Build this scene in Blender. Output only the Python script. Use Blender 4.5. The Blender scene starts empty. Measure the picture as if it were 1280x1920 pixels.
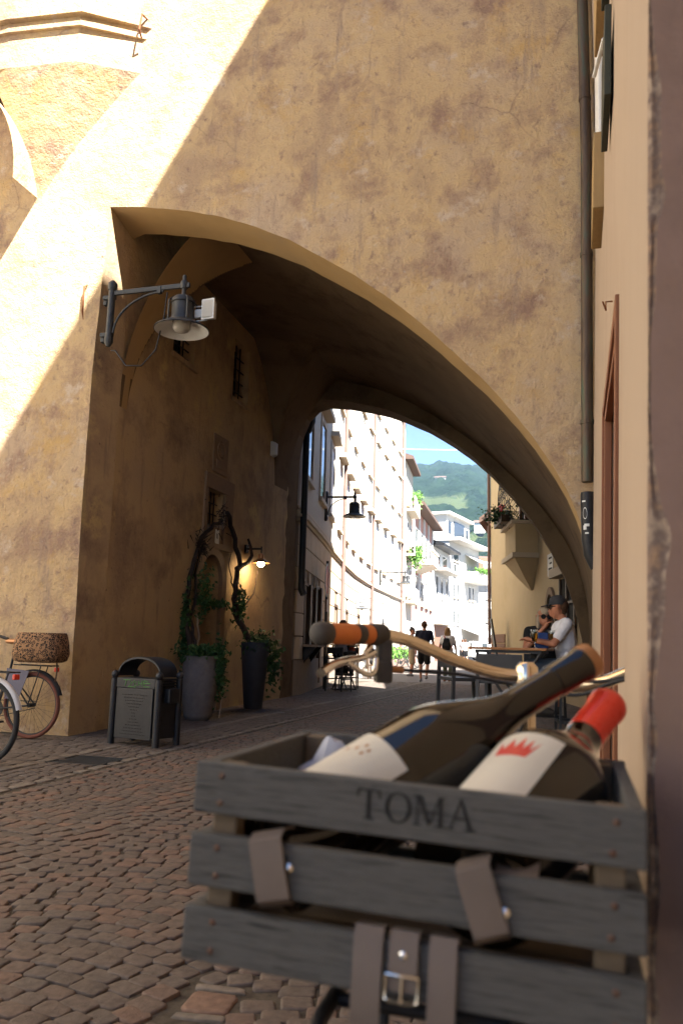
import bpy, bmesh, math, random
import numpy as np
from mathutils import Vector, Matrix, Euler, noise
random.seed(11)
R = math.radians
sc = bpy.context.scene
col = sc.collection

# ------------------------------------------------------------------ camera
YAW, PITCH, ROLL = 16.3, 9.5, 1.5
cam_d = bpy.data.cameras.new('camera'); cam = bpy.data.objects.new('camera', cam_d); col.objects.link(cam)
cam_d.sensor_fit = 'VERTICAL'; cam_d.sensor_height = 36; cam_d.lens = 28.0
cam_d.clip_start = 0.02; cam_d.clip_end = 6000
cam.matrix_world = Matrix.Translation((0, 0, 1.05)) @ Matrix.Rotation(R(YAW), 4, 'Z') @ Matrix.Rotation(R(90 + PITCH), 4, 'X') @ Matrix.Rotation(R(ROLL), 4, 'Z')
cam_d.dof.use_dof = True; cam_d.dof.focus_distance = 10.0; cam_d.dof.aperture_fstop = 6.2
sc.camera = cam

# ------------------------------------------------------------------ sky, sun, exposure
SUN_DIR = Vector((-1.0, 0.9, -1.69)).normalized()      # the way the light travels
elev = math.asin(-SUN_DIR.z)
w = bpy.data.worlds.new('World'); sc.world = w; w.use_nodes = True
nt = w.node_tree; nt.nodes.clear()
sky = nt.nodes.new('ShaderNodeTexSky'); sky.sky_type = 'NISHITA'; sky.sun_disc = False
sky.sun_elevation = elev; sky.sun_rotation = math.atan2(-SUN_DIR.x, -SUN_DIR.y)
sky.altitude = 3000; sky.air_density = 0.8; sky.dust_density = 0.15; sky.ozone_density = 2.5
bg = nt.nodes.new('ShaderNodeBackground'); bg.inputs[1].default_value = 0.05
wo = nt.nodes.new('ShaderNodeOutputWorld')
nt.links.new(sky.outputs[0], bg.inputs[0]); nt.links.new(bg.outputs[0], wo.inputs[0])
sun_d = bpy.data.lights.new('sun', 'SUN'); sun_d.energy = 5.0; sun_d.angle = R(0.53); sun_d.color = (1, 0.965, 0.91)
sun = bpy.data.objects.new('sun', sun_d); col.objects.link(sun); sun.location = (10, -10, 30)
sun.rotation_euler = SUN_DIR.to_track_quat('-Z', 'Y').to_euler()
vs = sc.view_settings; vs.view_transform = 'Standard'; vs.look = 'None'; vs.gamma = 1; vs.use_curve_mapping = False
vs.exposure = 2.9
sc.render.engine = 'CYCLES'
cy = sc.cycles
cy.use_denoising = True; cy.max_bounces = 8; cy.diffuse_bounces = 4; cy.glossy_bounces = 4; cy.transmission_bounces = 6
cy.sample_clamp_indirect = 6; cy.caustics_reflective = False; cy.caustics_refractive = False

# ------------------------------------------------------------------ mesh helpers
class MB:
    def __init__(s): s.v = []; s.f = []
    def add(s, vs_, fs):
        b = len(s.v); s.v += [tuple(v) for v in vs_]; s.f += [tuple(i + b for i in f) for f in fs]; return s
    def box(s, c, d, rot=None):
        c = Vector(c); h = Vector(d) / 2
        m = rot.to_matrix() if isinstance(rot, Euler) else (Matrix.Rotation(rot, 3, 'Z') if rot else Matrix.Identity(3))
        vs_ = [c + m @ Vector((x * h.x, y * h.y, z * h.z)) for x, y, z in ((-1,-1,-1),(1,-1,-1),(1,1,-1),(-1,1,-1),(-1,-1,1),(1,-1,1),(1,1,1),(-1,1,1))]
        return s.add(vs_, [(0,3,2,1),(4,5,6,7),(0,1,5,4),(1,2,6,5),(2,3,7,6),(3,0,4,7)])
    def b2(s, lo, hi): return s.box([(a + b) / 2 for a, b in zip(lo, hi)], [b - a for a, b in zip(lo, hi)])
    def prism(s, poly, vec):
        vec = Vector(vec); n = len(poly); a = [Vector(p) for p in poly]
        s.add(a + [p + vec for p in a], [tuple(range(n - 1, -1, -1)), tuple(range(n, 2 * n))] + [(i, (i + 1) % n, (i + 1) % n + n, i + n) for i in range(n)])
        return s
    def rings(s, rs, cap=True, closed=True):
        n = len(rs[0]); vs_ = [p for r in rs for p in r]; fs = []
        for k in range(len(rs) - 1):
            for i in range(n if closed else n - 1):
                j = (i + 1) % n; fs.append((k * n + i, k * n + j, (k + 1) * n + j, (k + 1) * n + i))
        if cap and closed: fs += [tuple(range(n - 1, -1, -1)), tuple(range((len(rs) - 1) * n, len(rs) * n))]
        return s.add(vs_, fs)
    def tube(s, pts, r, n=8, cap=True):
        pts = [Vector(p) for p in pts]; rr = r if isinstance(r, (list, tuple)) else [r] * len(pts)
        up = None; rs = []
        for i, p in enumerate(pts):
            t = (pts[min(i + 1, len(pts) - 1)] - pts[max(i - 1, 0)])
            t = t.normalized() if t.length > 1e-9 else Vector((0, 0, 1))
            if up is None: up = t.orthogonal().normalized()
            up = (up - t * up.dot(t)); up = up.normalized() if up.length > 1e-6 else t.orthogonal().normalized()
            b = t.cross(up)
            rs.append([p + (up * math.cos(a) + b * math.sin(a)) * rr[i] for a in [2 * math.pi * k / n for k in range(n)]])
        return s.rings(rs, cap)
    def caps(s, p0, p1, r0, r1, n=10):
        p0, p1 = Vector(p0), Vector(p1); d = p1 - p0; L = d.length
        d = d / L if L > 1e-6 else Vector((0, 0, 1)); pts = []; rr = []
        for k in range(4): a = math.pi / 2 * (k + .15) / 4.15; pts.append(p0 - d * r0 * math.cos(a)); rr.append(r0 * math.sin(a))
        pts.append(p0); rr.append(r0)
        if L > 1e-6: pts.append(p1); rr.append(r1)
        for k in range(4): a = math.pi / 2 * (3 - k + .15) / 4.15; pts.append(p1 + d * r1 * math.cos(a)); rr.append(r1 * math.sin(a))
        return s.tube(pts, rr, n)
    def lathe(s, prof, n=24, o=(0, 0, 0), ax=None, cap=True):
        o = Vector(o); q = Vector(ax).normalized().to_track_quat('Z', 'Y') if ax is not None else None; rs = []
        for r, z in prof:
            ring = []
            for k in range(n):
                a = 2 * math.pi * k / n; p = Vector((r * math.cos(a), r * math.sin(a), z))
                ring.append(o + (q @ p if q else p))
            rs.append(ring)
        return s.rings(rs, cap)
    def ball(s, c, r, n=10, sc_=(1, 1, 1)):
        c = Vector(c); rs = []
        for k in range(n // 2 + 1):
            a = math.pi * max(.02, min(k / (n // 2), .98)); ring = []
            for i in range(n):
                b = 2 * math.pi * i / n
                ring.append(c + Vector((r * sc_[0] * math.sin(a) * math.cos(b), r * sc_[1] * math.sin(a) * math.sin(b), -r * sc_[2] * math.cos(a))))
            rs.append(ring)
        return s.rings(rs)
    def torus(s, c, R_, r, ax=(0, 1, 0), n=36, m=8):
        q = Vector(ax).normalized().to_track_quat('Z', 'Y'); c = Vector(c); b = len(s.v)
        for i in range(n):
            a = 2 * math.pi * i / n
            for j in range(m):
                t = 2 * math.pi * j / m; s.v.append(tuple(c + q @ Vector(((R_ + r * math.cos(t)) * math.cos(a), (R_ + r * math.cos(t)) * math.sin(a), r * math.sin(t)))))
        for i in range(n):
            for j in range(m):
                s.f.append((b + i * m + j, b + ((i + 1) % n) * m + j, b + ((i + 1) % n) * m + (j + 1) % m, b + i * m + (j + 1) % m))
        return s
    def xf(s, m):
        s.v = [tuple(m @ Vector(v)) for v in s.v]; return s
    def mesh(s, name='m'):
        me = bpy.data.meshes.new(name); me.from_pydata(s.v, [], s.f); me.validate(); me.update(); return me

def wloc(o):
    v = Vector((0, 0, 0))
    while o: v = v + o.location; o = o.parent
    return v
def setmat(me, m):
    me.materials.append(m)
def mk(name, mb, m, parent=None, smooth=None, bev=0, local=False, fixn=True, seg=2):
    """one mesh object; the shape is given in world space unless local"""
    if not local:
        if parent is not None: off = wloc(parent)
        else:
            a = np.array(mb.v); off = Vector(((a[:, 0].min() + a[:, 0].max()) / 2, (a[:, 1].min() + a[:, 1].max()) / 2, a[:, 2].min()))
        mb.v = [(x - off.x, y - off.y, z - off.z) for x, y, z in mb.v]
    me = mb.mesh(name)
    if fixn:
        bm = bmesh.new(); bm.from_mesh(me); bmesh.ops.delete(bm, geom=[v for v in bm.verts if not v.link_faces], context='VERTS'); bmesh.ops.recalc_face_normals(bm, faces=bm.faces); bm.to_mesh(me); bm.free()
    setmat(me, m)
    if smooth is not None:
        me.polygons.foreach_set('use_smooth', [True] * len(me.polygons))
        if smooth < 179: me.set_sharp_from_angle(angle=R(smooth))
    o = bpy.data.objects.new(name, me); col.objects.link(o); o.parent = parent
    if not local and parent is None: o.location = off
    if bev:
        b = o.modifiers.new('bevel', 'BEVEL'); b.width = bev; b.segments = seg; b.limit_method = 'ANGLE'; b.angle_limit = R(40)
    return o
def thing(name, label, cat, loc, group=None, rz=0):
    o = bpy.data.objects.new(name, None); col.objects.link(o); o.location = loc; o.rotation_euler = (0, 0, rz); o.empty_display_size = .2
    return tag(o, label, cat, group)
def tag(o, label=None, cat=None, group=None, kind=None):
    if label: o['label'] = label
    if cat: o['category'] = cat
    if group: o['group'] = group
    if kind: o['kind'] = kind
    return o
def copy_tree(o, parent=None):
    c = o.copy(); col.objects.link(c); c.parent = parent
    for ch in list(o.children): copy_tree(ch, c)
    return c
def lerp(a, b, t): return a + (b - a) * t
def interp(x, pts):
    if x <= pts[0][0]: return pts[0][1]
    for (a, b), (c, d) in zip(pts, pts[1:]):
        if x <= c: return lerp(b, d, (x - a) / (c - a))
    return pts[-1][1]

# ------------------------------------------------------------------ materials
def M(name, c1, c2=None, c3=None, scale=4, rough=.7, metal=0, bump=0, bscale=40, spec=.35, stretch=(1, 1, 1), coat=0, pos=False, emit=None, trans=0, detail=6, dist=.004, alpha=1, b2=0, b2scale=8, ior=1.45, dark=None, contrast=.25, rvar=.12, crack=None):
    m = bpy.data.materials.new(name); m.use_nodes = True; n = m.node_tree; L = n.links
    bs = n.nodes['Principled BSDF']
    bs.inputs['Roughness'].default_value = rough; bs.inputs['Metallic'].default_value = metal; bs.inputs['Specular IOR Level'].default_value = spec
    bs.inputs['Coat Weight'].default_value = coat; bs.inputs['Coat Roughness'].default_value = .08; bs.inputs['IOR'].default_value = ior
    bs.inputs['Transmission Weight'].default_value = trans; bs.inputs['Alpha'].default_value = alpha
    bs.inputs['Base Color'].default_value = (*c1, 1)
    if emit: bs.inputs['Emission Color'].default_value = (*emit[:3], 1); bs.inputs['Emission Strength'].default_value = emit[3]
    if c2 or bump or b2:
        if pos: src = n.nodes.new('ShaderNodeNewGeometry').outputs['Position']
        else: src = n.nodes.new('ShaderNodeTexCoord').outputs['Object']
        mp = n.nodes.new('ShaderNodeMapping'); mp.inputs['Scale'].default_value = stretch; L.new(src, mp.inputs[0])
    colr = None
    if c2:
        t = n.nodes.new('ShaderNodeTexNoise'); t.inputs['Scale'].default_value = scale; t.inputs['Detail'].default_value = detail; t.inputs['Roughness'].default_value = .62; L.new(mp.outputs[0], t.inputs[0])
        rp = n.nodes.new('ShaderNodeValToRGB'); cr = rp.color_ramp; cr.elements[0].position = .5 - contrast; cr.elements[0].color = (*c1, 1); cr.elements[1].position = .5 + contrast; cr.elements[1].color = (*(c3 or c2), 1)
        if c3: e = cr.elements.new(.5); e.color = (*c2, 1)
        L.new(t.outputs[0], rp.inputs[0]); colr = rp.outputs[0]
        mr = n.nodes.new('ShaderNodeMapRange'); mr.inputs[3].default_value = max(0, rough - rvar); mr.inputs[4].default_value = min(1, rough + rvar); L.new(t.outputs[0], mr.inputs[0]); L.new(mr.outputs[0], bs.inputs['Roughness'])
    for dk in ([] if not dark else dark if isinstance(dark, list) else [dark]):   # blotches of another colour: (colour, scale, from, to, stretch)
        t = n.nodes.new('ShaderNodeTexNoise'); t.inputs['Scale'].default_value = dk[1]; t.inputs['Detail'].default_value = 8; t.inputs['Roughness'].default_value = .7
        m2 = n.nodes.new('ShaderNodeMapping'); m2.inputs['Scale'].default_value = dk[4] if len(dk) > 4 else (1, 1, 1); m2.inputs['Location'].default_value = (dk[1] * 3.1, dk[1] * 1.7, 0); L.new(mp.outputs[0], m2.inputs[0]); L.new(m2.outputs[0], t.inputs[0])
        mr = n.nodes.new('ShaderNodeMapRange'); mr.inputs[1].default_value = dk[2]; mr.inputs[2].default_value = dk[3]; L.new(t.outputs[0], mr.inputs[0])
        mx = n.nodes.new('ShaderNodeMix'); mx.data_type = 'RGBA'; L.new(mr.outputs[0], mx.inputs[0]); L.new(colr, mx.inputs[6]); mx.inputs[7].default_value = (*dk[0], 1); colr = mx.outputs[2]
    if crack:   # fine wandering cracks: (scale, width, colour)
        dn = n.nodes.new('ShaderNodeTexNoise'); dn.inputs['Scale'].default_value = crack[0] * 3; dn.inputs['Detail'].default_value = 6; L.new(mp.outputs[0], dn.inputs[0])
        vm = n.nodes.new('ShaderNodeVectorMath'); vm.operation = 'MULTIPLY_ADD'; L.new(dn.outputs['Color'], vm.inputs[0]); vm.inputs[1].default_value = (.5, .5, .5); L.new(mp.outputs[0], vm.inputs[2])
        vo = n.nodes.new('ShaderNodeTexVoronoi'); vo.feature = 'DISTANCE_TO_EDGE'; vo.inputs['Scale'].default_value = crack[0]; L.new(vm.outputs[0], vo.inputs[0])
        mr = n.nodes.new('ShaderNodeMapRange'); mr.inputs[1].default_value = 0; mr.inputs[2].default_value = crack[1]; mr.inputs[3].default_value = 1; mr.inputs[4].default_value = 0; L.new(vo.outputs[0], mr.inputs[0])
        k2 = n.nodes.new('ShaderNodeTexNoise'); k2.inputs['Scale'].default_value = crack[0] * 1.4; L.new(mp.outputs[0], k2.inputs[0]); m3 = n.nodes.new('ShaderNodeMapRange'); m3.inputs[1].default_value = .55; m3.inputs[2].default_value = .68; L.new(k2.outputs[0], m3.inputs[0])
        mu = n.nodes.new('ShaderNodeMath'); mu.operation = 'MULTIPLY'; L.new(mr.outputs[0], mu.inputs[0]); L.new(m3.outputs[0], mu.inputs[1])
        mx = n.nodes.new('ShaderNodeMix'); mx.data_type = 'RGBA'; L.new(mu.outputs[0], mx.inputs[0]); L.new(colr, mx.inputs[6]); mx.inputs[7].default_value = (*crack[2], 1); colr = mx.outputs[2]
    if colr: L.new(colr, bs.inputs['Base Color'])
    prev = None
    for st, s_, dd in ((b2, b2scale, dist * 5), (bump, bscale, dist)):
        if not st: continue
        t = n.nodes.new('ShaderNodeTexNoise'); t.inputs['Scale'].default_value = s_; t.inputs['Detail'].default_value = 8; t.inputs['Roughness'].default_value = .65; L.new(mp.outputs[0], t.inputs[0])
        b = n.nodes.new('ShaderNodeBump'); b.inputs['Strength'].default_value = st; b.inputs['Distance'].default_value = dd; L.new(t.outputs[0], b.inputs['Height'])
        if prev: L.new(prev, b.inputs['Normal'])
        prev = b.outputs[0]
    if prev: L.new(prev, bs.inputs['Normal'])
    return m

facade_m = M('ochre_facade_plaster', (.40, .28, .178), (.53, .375, .205), (.47, .345, .23), scale=.8, rough=.97, spec=.04, bump=.9, bscale=42, b2=.6, b2scale=8, pos=True, dist=.014, contrast=.15, detail=12, dark=[((.30, .195, .14), 1.7, .50, .66), ((.51, .335, .145), 1.3, .55, .68), ((.53, .415, .305), 3.1, .57, .68), ((.27, .18, .135), 8, .56, .70), ((.46, .39, .335), 13, .64, .74), ((.34, .245, .175), 2.2, .58, .7, (2.5, 1, .35)), ((.17, .115, .085), 30, .66, .72)], crack=(.45, .006, (.26, .175, .12)))
passage_m = M('ochre_passage_plaster', (.38, .265, .165), (.50, .36, .20), (.44, .325, .21), scale=.6, rough=.88, spec=.12, bump=.7, bscale=22, b2=.5, b2scale=4, pos=True, dist=.01, contrast=.15, detail=10, dark=[((.27, .185, .125), 1.1, .50, .68), ((.56, .41, .2), .8, .56, .62), ((.30, .215, .145), 2.4, .56, .7, (1, 2, .3)), ((.15, .105, .075), 14, .63, .70)], crack=(.5, .006, (.22, .15, .105)))
vault_m = M('shade_toned_vault_plaster', (.13, .086, .052), (.185, .125, .073), (.16, .112, .068), scale=.9, rough=.95, spec=.05, bump=.3, bscale=14, pos=True, dist=.006, dark=((.075, .05, .032), 1.4, .5, .75))  # passage shade put into the vault colour, darker than the soffit plaster
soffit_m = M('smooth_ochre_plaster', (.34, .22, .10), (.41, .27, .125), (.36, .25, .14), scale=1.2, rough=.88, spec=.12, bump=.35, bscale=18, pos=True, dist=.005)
pierfoot_m = M('worn_grey_plaster', (.33, .27, .2), (.42, .36, .27), (.36, .28, .17), scale=2.2, rough=.9, spec=.1, bump=.5, bscale=20, pos=True, dark=((.2, .17, .14), 2.6, .55, .75))
beige_m = M('beige_smooth_plaster', (.33, .25, .185), (.375, .29, .215), (.35, .27, .2), scale=1.8, rough=.9, spec=.1, bump=.35, bscale=40, pos=True, stretch=(1, 1, .35), dark=((.42, .30, .2), 3.2, .66, .8))
mauve_m = M('mauve_brown_paint', (.20, .135, .108), (.245, .165, .135), (.225, .15, .115), scale=7, rough=.9, spec=.1, bump=.45, bscale=70, pos=True, dist=.003)
chip_m = M('broken_plaster_edge', (.42, .27, .16), (.18, .13, .11), (.55, .42, .3), scale=38, rough=.95, spec=.05, bump=1, bscale=120, pos=True, dist=.006)
cream_m = M('cream_palazzo_plaster', (.43, .39, .32), (.49, .445, .37), (.46, .42, .345), scale=.8, rough=.9, spec=.1, bump=.15, bscale=20, pos=True)
rust_m = M('rusticated_sandstone', (.52, .42, .29), (.6, .49, .35), (.55, .46, .34), scale=1.6, rough=.9, spec=.1, bump=.35, bscale=30, pos=True, dark=((.36, .29, .21), 2.3, .56, .8))
joint_m = M('dark_joint', (.24, .19, .14), rough=.95)
plinth_m = M('grey_stone_plinth', (.22, .17, .13), (.30, .24, .19), (.26, .21, .16), scale=3, rough=.85, bump=.4, bscale=30, pos=True)
trim_m = M('tan_stone_trim', (.50, .42, .31), (.56, .47, .36), scale=3, rough=.85, pos=True)
redpipe_m = M('rose_painted_pipe', (.16, .10, .085), (.20, .125, .105), scale=5, rough=.55)
yellow_m = M('pale_yellow_plaster', (.48, .37, .22), (.54, .42, .26), (.5, .385, .225), scale=.9, rough=.9, spec=.1, bump=.2, bscale=18, pos=True, dark=((.48, .38, .25), 1.5, .6, .85))
stone_m = M('worn_door_stone', (.20, .13, .08), (.27, .18, .11), (.22, .155, .105), scale=5, rough=.85, bump=.4, bscale=40, pos=True)
doorwood_m = M('red_brown_door_wood', (.16, .055, .025), (.26, .095, .04), (.2, .07, .03), scale=7, rough=.5, stretch=(6, 6, .5), bump=.3, bscale=20, pos=True)
framewood_m = M('orange_brown_frame_wood', (.17, .062, .026), (.23, .092, .04), scale=8, rough=.5, stretch=(6, 6, .5), pos=True)
darkwood_m = M('dark_wood', (.06, .035, .02), (.10, .06, .035), scale=8, rough=.6, stretch=(5, 5, .5), pos=True)
brownboard_m = M('ochre_brown_timber', (.27, .17, .07), (.35, .23, .1), scale=6, rough=.7, stretch=(5, 5, .5), pos=True)
black_m = M('black_iron', (.018, .018, .02), (.03, .03, .032), scale=20, rough=.5, metal=.3)
shutblack_m = M('blackened_green_shutter', (.025, .028, .02), (.05, .05, .035), scale=9, rough=.7)
iron_m = M('dark_grey_painted_iron', (.035, .036, .037), (.055, .056, .057), scale=14, rough=.5, metal=.4, bump=.15, bscale=60)
binm_m = M('anthracite_bin_steel', (.028, .028, .031), (.042, .042, .045), scale=9, rough=.45, metal=.5, bump=.1, bscale=120)
hole_m = M('dark_hole', (.008, .008, .008), rough=.9)
verdigris_m = M('verdigris_copper_pipe', (.055, .04, .03), (.10, .068, .045), (.07, .095, .065), scale=5, rough=.55, metal=.45, stretch=(3, 3, .5), pos=True, contrast=.2)
whitem_m = M('white_enamel', (.58, .58, .56), (.64, .64, .62), scale=10, rough=.4)
greyw_m = M('grey_white_paint', (.55, .55, .54), (.62, .62, .6), scale=6, rough=.6)
glass_m = M('window_glass', (.035, .04, .045), rough=.06, spec=.6)
frost_m = M('frosted_lamp_glass', (.55, .52, .46), rough=.35, trans=.3)
bulb_m = M('lit_bulb', (1, .85, .6), emit=(1, .72, .40, 30))
rustiron_m = M('rusty_iron', (.16, .06, .025), (.24, .10, .04), scale=30, rough=.9)
leaf_m = M('dark_green_leaves', (.012, .04, .010), (.035, .085, .02), (.06, .12, .03), scale=8, rough=.55)
leaf2_m = M('bright_green_leaves', (.05, .14, .02), (.11, .22, .035), scale=8, rough=.55)
vinewood_m = M('gnarled_vine_bark', (.025, .016, .012), (.055, .036, .027), scale=20, rough=.95, bump=1, bscale=50, dist=.01)
palevine_m = M('pale_dry_stem', (.38, .32, .25), rough=.8)
wovenpot_m = M('grey_woven_pot', (.13, .118, .108), (.19, .172, .157), scale=14, rough=.8, bump=.6, bscale=80)
darkpot_m = M('charcoal_pot', (.035, .035, .04), (.055, .055, .06), scale=6, rough=.6, bump=.2, bscale=50)
soil_m = M('dark_soil', (.03, .02, .013), rough=1)
wood_m = M('weathered_grey_wood', (.028, .028, .028), (.098, .095, .09), (.058, .058, .058), scale=7, rough=.78, stretch=(2.2, 34, 34), bump=.8, bscale=9, dist=.003, contrast=.2, detail=8, dark=[((.11, .07, .045), 1.1, .60, .72, (1, .5, .5)), ((.016, .015, .015), 5, .60, .66)])
woodin_m = M('inner_brown_wood', (.10, .072, .045), (.16, .12, .08), scale=9, rough=.8, stretch=(2, 10, 10), bump=.4, bscale=14, dist=.002)
leather_m = M('taupe_leather', (.12, .092, .075), (.155, .12, .1), scale=14, rough=.5, bump=.15, bscale=160, dist=.001)
chrome_m = M('polished_chrome', (.75, .73, .70), rough=.12, metal=1)
alu_m = M('champagne_polished_bar', (.72, .60, .45), (.76, .65, .5), scale=6, rough=.2, metal=1)
bottle_m = M('dark_brown_glass', (.006, .0032, .001), (.009, .005, .0018), scale=4, rough=.04, spec=.5, coat=.35, rvar=.02)
label_m = M('cream_paper_label', (.52, .47, .38), (.57, .52, .43), scale=12, rough=.75, bump=.1, bscale=120)
redcap_m = M('glossy_red_capsule', (.72, .045, .02), (.78, .06, .025), scale=5, rough=.3, coat=.3)
crown_m = M('red_crown_print', (.45, .03, .03), (.55, .09, .05), scale=60, rough=.7)
ink_m = M('black_ink', (.015, .014, .013), rough=.8)
copper_m = M('copper_brown_foil', (.30, .14, .06), (.4, .2, .09), scale=9, rough=.35, metal=.6)
cloth_m = M('white_crumpled_paper', (.42, .42, .46), (.5, .5, .54), scale=9, rough=.9)
orange_m = M('orange_cork_grip', (.55, .15, .035), (.62, .2, .05), scale=30, rough=.7, bump=.2, bscale=150, dist=.001)
rubber_m = M('dark_rubber', (.05, .042, .035), (.075, .065, .055), scale=20, rough=.75)
tyre_m = M('black_tyre', (.022, .022, .023), (.035, .035, .035), scale=30, rough=.85)
browntyre_m = M('brown_tyre', (.13, .045, .03), (.17, .065, .045), scale=20, rough=.85)
skin_m = M('skin', (.52, .27, .18), (.58, .32, .22), scale=8, rough=.55)
tan_m = M('tanned_skin', (.36, .14, .075), (.42, .18, .1), scale=8, rough=.5)
gound_m = None
# ================================================================== ground and paving
joint_sand_m = M('joint_sand', (.035, .028, .023), (.10, .085, .066), (.028, .023, .019), scale=14, rough=1, spec=.05, bump=.6, bscale=90, pos=True)
def stone_mat(name, cols, rough=.72):
    m = M(name, cols[0], rough=rough, spec=.3, bump=.75, bscale=55, b2=.4, b2scale=16, pos=True, dist=.004); n = m.node_tree; L = n.links; bs = n.nodes['Principled BSDF']
    at = n.nodes.new('ShaderNodeAttribute'); at.attribute_name = 'rnd'
    rp = n.nodes.new('ShaderNodeValToRGB'); rp.color_ramp.interpolation = 'LINEAR'; el = rp.color_ramp.elements
    el[0].color = (*cols[0], 1); el[1].color = (*cols[-1], 1)
    for i, c in enumerate(cols[1:-1]): e = el.new((i + 1) / (len(cols) - 1)); e.color = (*c, 1)
    L.new(at.outputs['Fac'], rp.inputs[0])
    g = n.nodes.new('ShaderNodeNewGeometry'); t = n.nodes.new('ShaderNodeTexNoise'); t.inputs['Scale'].default_value = 30; t.inputs['Detail'].default_value = 6; L.new(g.outputs['Position'], t.inputs[0])
    mr = n.nodes.new('ShaderNodeMapRange'); mr.inputs[1].default_value = .25; mr.inputs[2].default_value = .75; mr.inputs[3].default_value = .68; mr.inputs[4].default_value = 1.25; L.new(t.outputs[0], mr.inputs[0])
    vm = n.nodes.new('ShaderNodeVectorMath'); vm.operation = 'SCALE'; L.new(rp.outputs[0], vm.inputs[0]); L.new(mr.outputs[0], vm.inputs['Scale']); L.new(vm.outputs[0], bs.inputs['Base Color'])
    return m
sett_m = stone_mat('porphyry_setts', [(.098, .077, .063), (.116, .088, .071), (.108, .087, .073), (.124, .092, .073), (.128, .09, .071), (.142, .092, .069), (.165, .097, .068)])
pave_m = stone_mat('grey_sidewalk_setts', [(.10, .08, .067), (.12, .096, .08), (.132, .106, .088), (.112, .087, .07)])
pale_m = stone_mat('pale_kerb_stone', [(.15, .125, .1), (.19, .16, .128), (.165, .137, .11)])
slab_m = stone_mat('reddish_slab', [(.17, .105, .075), (.2, .125, .088), (.17, .115, .088)])
farset_m = M('distant_setts', (.08, .066, .058), (.125, .105, .09), (.095, .078, .066), scale=7, rough=.7, bump=1, bscale=11, pos=True, dist=.02, stretch=(1, 1.4, 1))

street = MB().b2((-60, -20, -.5), (60, 228, -.010)); street = mk('street', street, joint_sand_m); tag(street, kind='structure')
fs = MB()
fs.add([(-60, 23.9, -.004), (60, 23.9, -.004), (60, 228, -.004), (-60, 228, -.004)], [(0, 1, 2, 3)])
far_street = mk('far_street', fs, farset_m); tag(far_street, kind='structure')

def stone_verts(cx, cy, hw, hd, a, top, rng):
    """a worn sett: eight-cornered outline, rounded rim, slightly domed top"""
    ca, sa = math.cos(a), math.sin(a); out = []
    j = lambda k: rng.uniform(-k, k)
    c = min(hw, hd) * rng.uniform(.2, .34)
    base = [(-hw + c, -hd), (hw - c, -hd), (hw, -hd + c), (hw, hd - c), (hw - c, hd), (-hw + c, hd), (-hw, hd - c), (-hw, -hd + c)]
    outer = [(x + j(.003), y + j(.003)) for x, y in base]; tx, ty = j(.02), j(.02)
    for sc_, dz in ((1, -.04), (1, -.0055), (.94, -.0010), (.80, 0)):
        for x, y in outer:
            x2, y2 = x * sc_, y * sc_; z = top + dz + tx * x2 + ty * y2 + (j(.0007) if dz > -.03 else 0)
            out.append((cx + ca * x2 - sa * y2, cy + sa * x2 + ca * y2, z))
    return out
SF4 = [(24, 25, 26, 31), (26, 27, 30, 31), (27, 28, 29, 30)] + [(r * 8 + k, r * 8 + (k + 1) % 8, r * 8 + 8 + (k + 1) % 8, r * 8 + 8 + k) for r in (0, 1, 2) for k in range(8)]
SF = SF4
rng = random.Random(5)
setts = []      # (cx, cy, hw, hd, angle, matindex)
WCOL = 1.32
for c in range(-1, 4):
    x0 = -3.72 + c * WCOL
    for k in range(-4, 286):
        nst = 12; xs = 0
        off = rng.uniform(-.03, .03)
        while xs < WCOL - .03:
            wd = rng.uniform(.08, .118); wd = min(wd, WCOL - xs)
            if WCOL - xs - wd < .05: wd = WCOL - xs
            xl = xs + wd / 2; t = (xl / WCOL - .5) * 2
            arc = -.30 * (t * t); slope = -.30 * 2 * t * (2 / WCOL)
            y = .9 + k * .083 + arc + rng.uniform(-.006, .006); x = x0 + xl
            if -3.73 < x < .17 and 1.0 < y < 24.2 and not (-1.19 < x < -.93 and 2.21 < y < 2.53):
                setts.append((x, y, (wd - .002) / 2, (.083 - .002) / 2 * rng.uniform(.96, 1.03), math.atan(slope) * .62, 0))
            xs += wd
for i in range(260):          # straight courses between the two pale lines
    y = 1.0 + i * .09; x = -4.35
    while x < -3.92:
        wd = rng.uniform(.09, .13)
        setts.append((x + wd / 2, y + rng.uniform(-.006, .006), (wd - .01) / 2, .04, rng.uniform(-.05, .05), 1)); x += wd
for i in range(255):          # foot of the wall and the pavement before the facade
    y = 1.0 + i * .092; x = -9.5 if y < 7.7 else -5.95
    while x < -4.52:
        wd = rng.uniform(.12, .2)
        setts.append((x + wd / 2, y + rng.uniform(-.006, .006), (wd - .008) / 2, .042, rng.uniform(-.03, .03), 1)); x += wd
pale = []
for i in range(80): pale.append((-4.44, 1.2 + i * .30, .06, .142, rng.uniform(-.01, .01), 2))
for i in range(95): pale.append((-3.83, 1.2 + i * .245, .045, .075 if i % 2 else .11, rng.uniform(-.04, .04), 2))
slabs = [(-1.06, 2.37, .075, .062, .1, 3), (-1.07, 2.465, .08, .018, .1, 2), (-1.05, 2.275, .08, .018, .1, 2)]
MATS = [sett_m, pave_m, pale_m, slab_m]
cm = cam.matrix_world.inverted()
def seen(x, y):
    p = cm @ Vector((x, y, 0)); z = -p.z
    if z < .5: return 0
    u = 640 + 1493.3 * p.x / z; v = 960 - 1493.3 * p.y / z
    if u < -20 or v > 1940 or u > 1200: return 0
    if u > 345 and v > 1420 and v < 1775 + (u - 335) * .42: return 0       # behind the crate
    return 1 / z
hidden_bin = lambda s: False
allst = setts + pale + slabs
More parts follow.
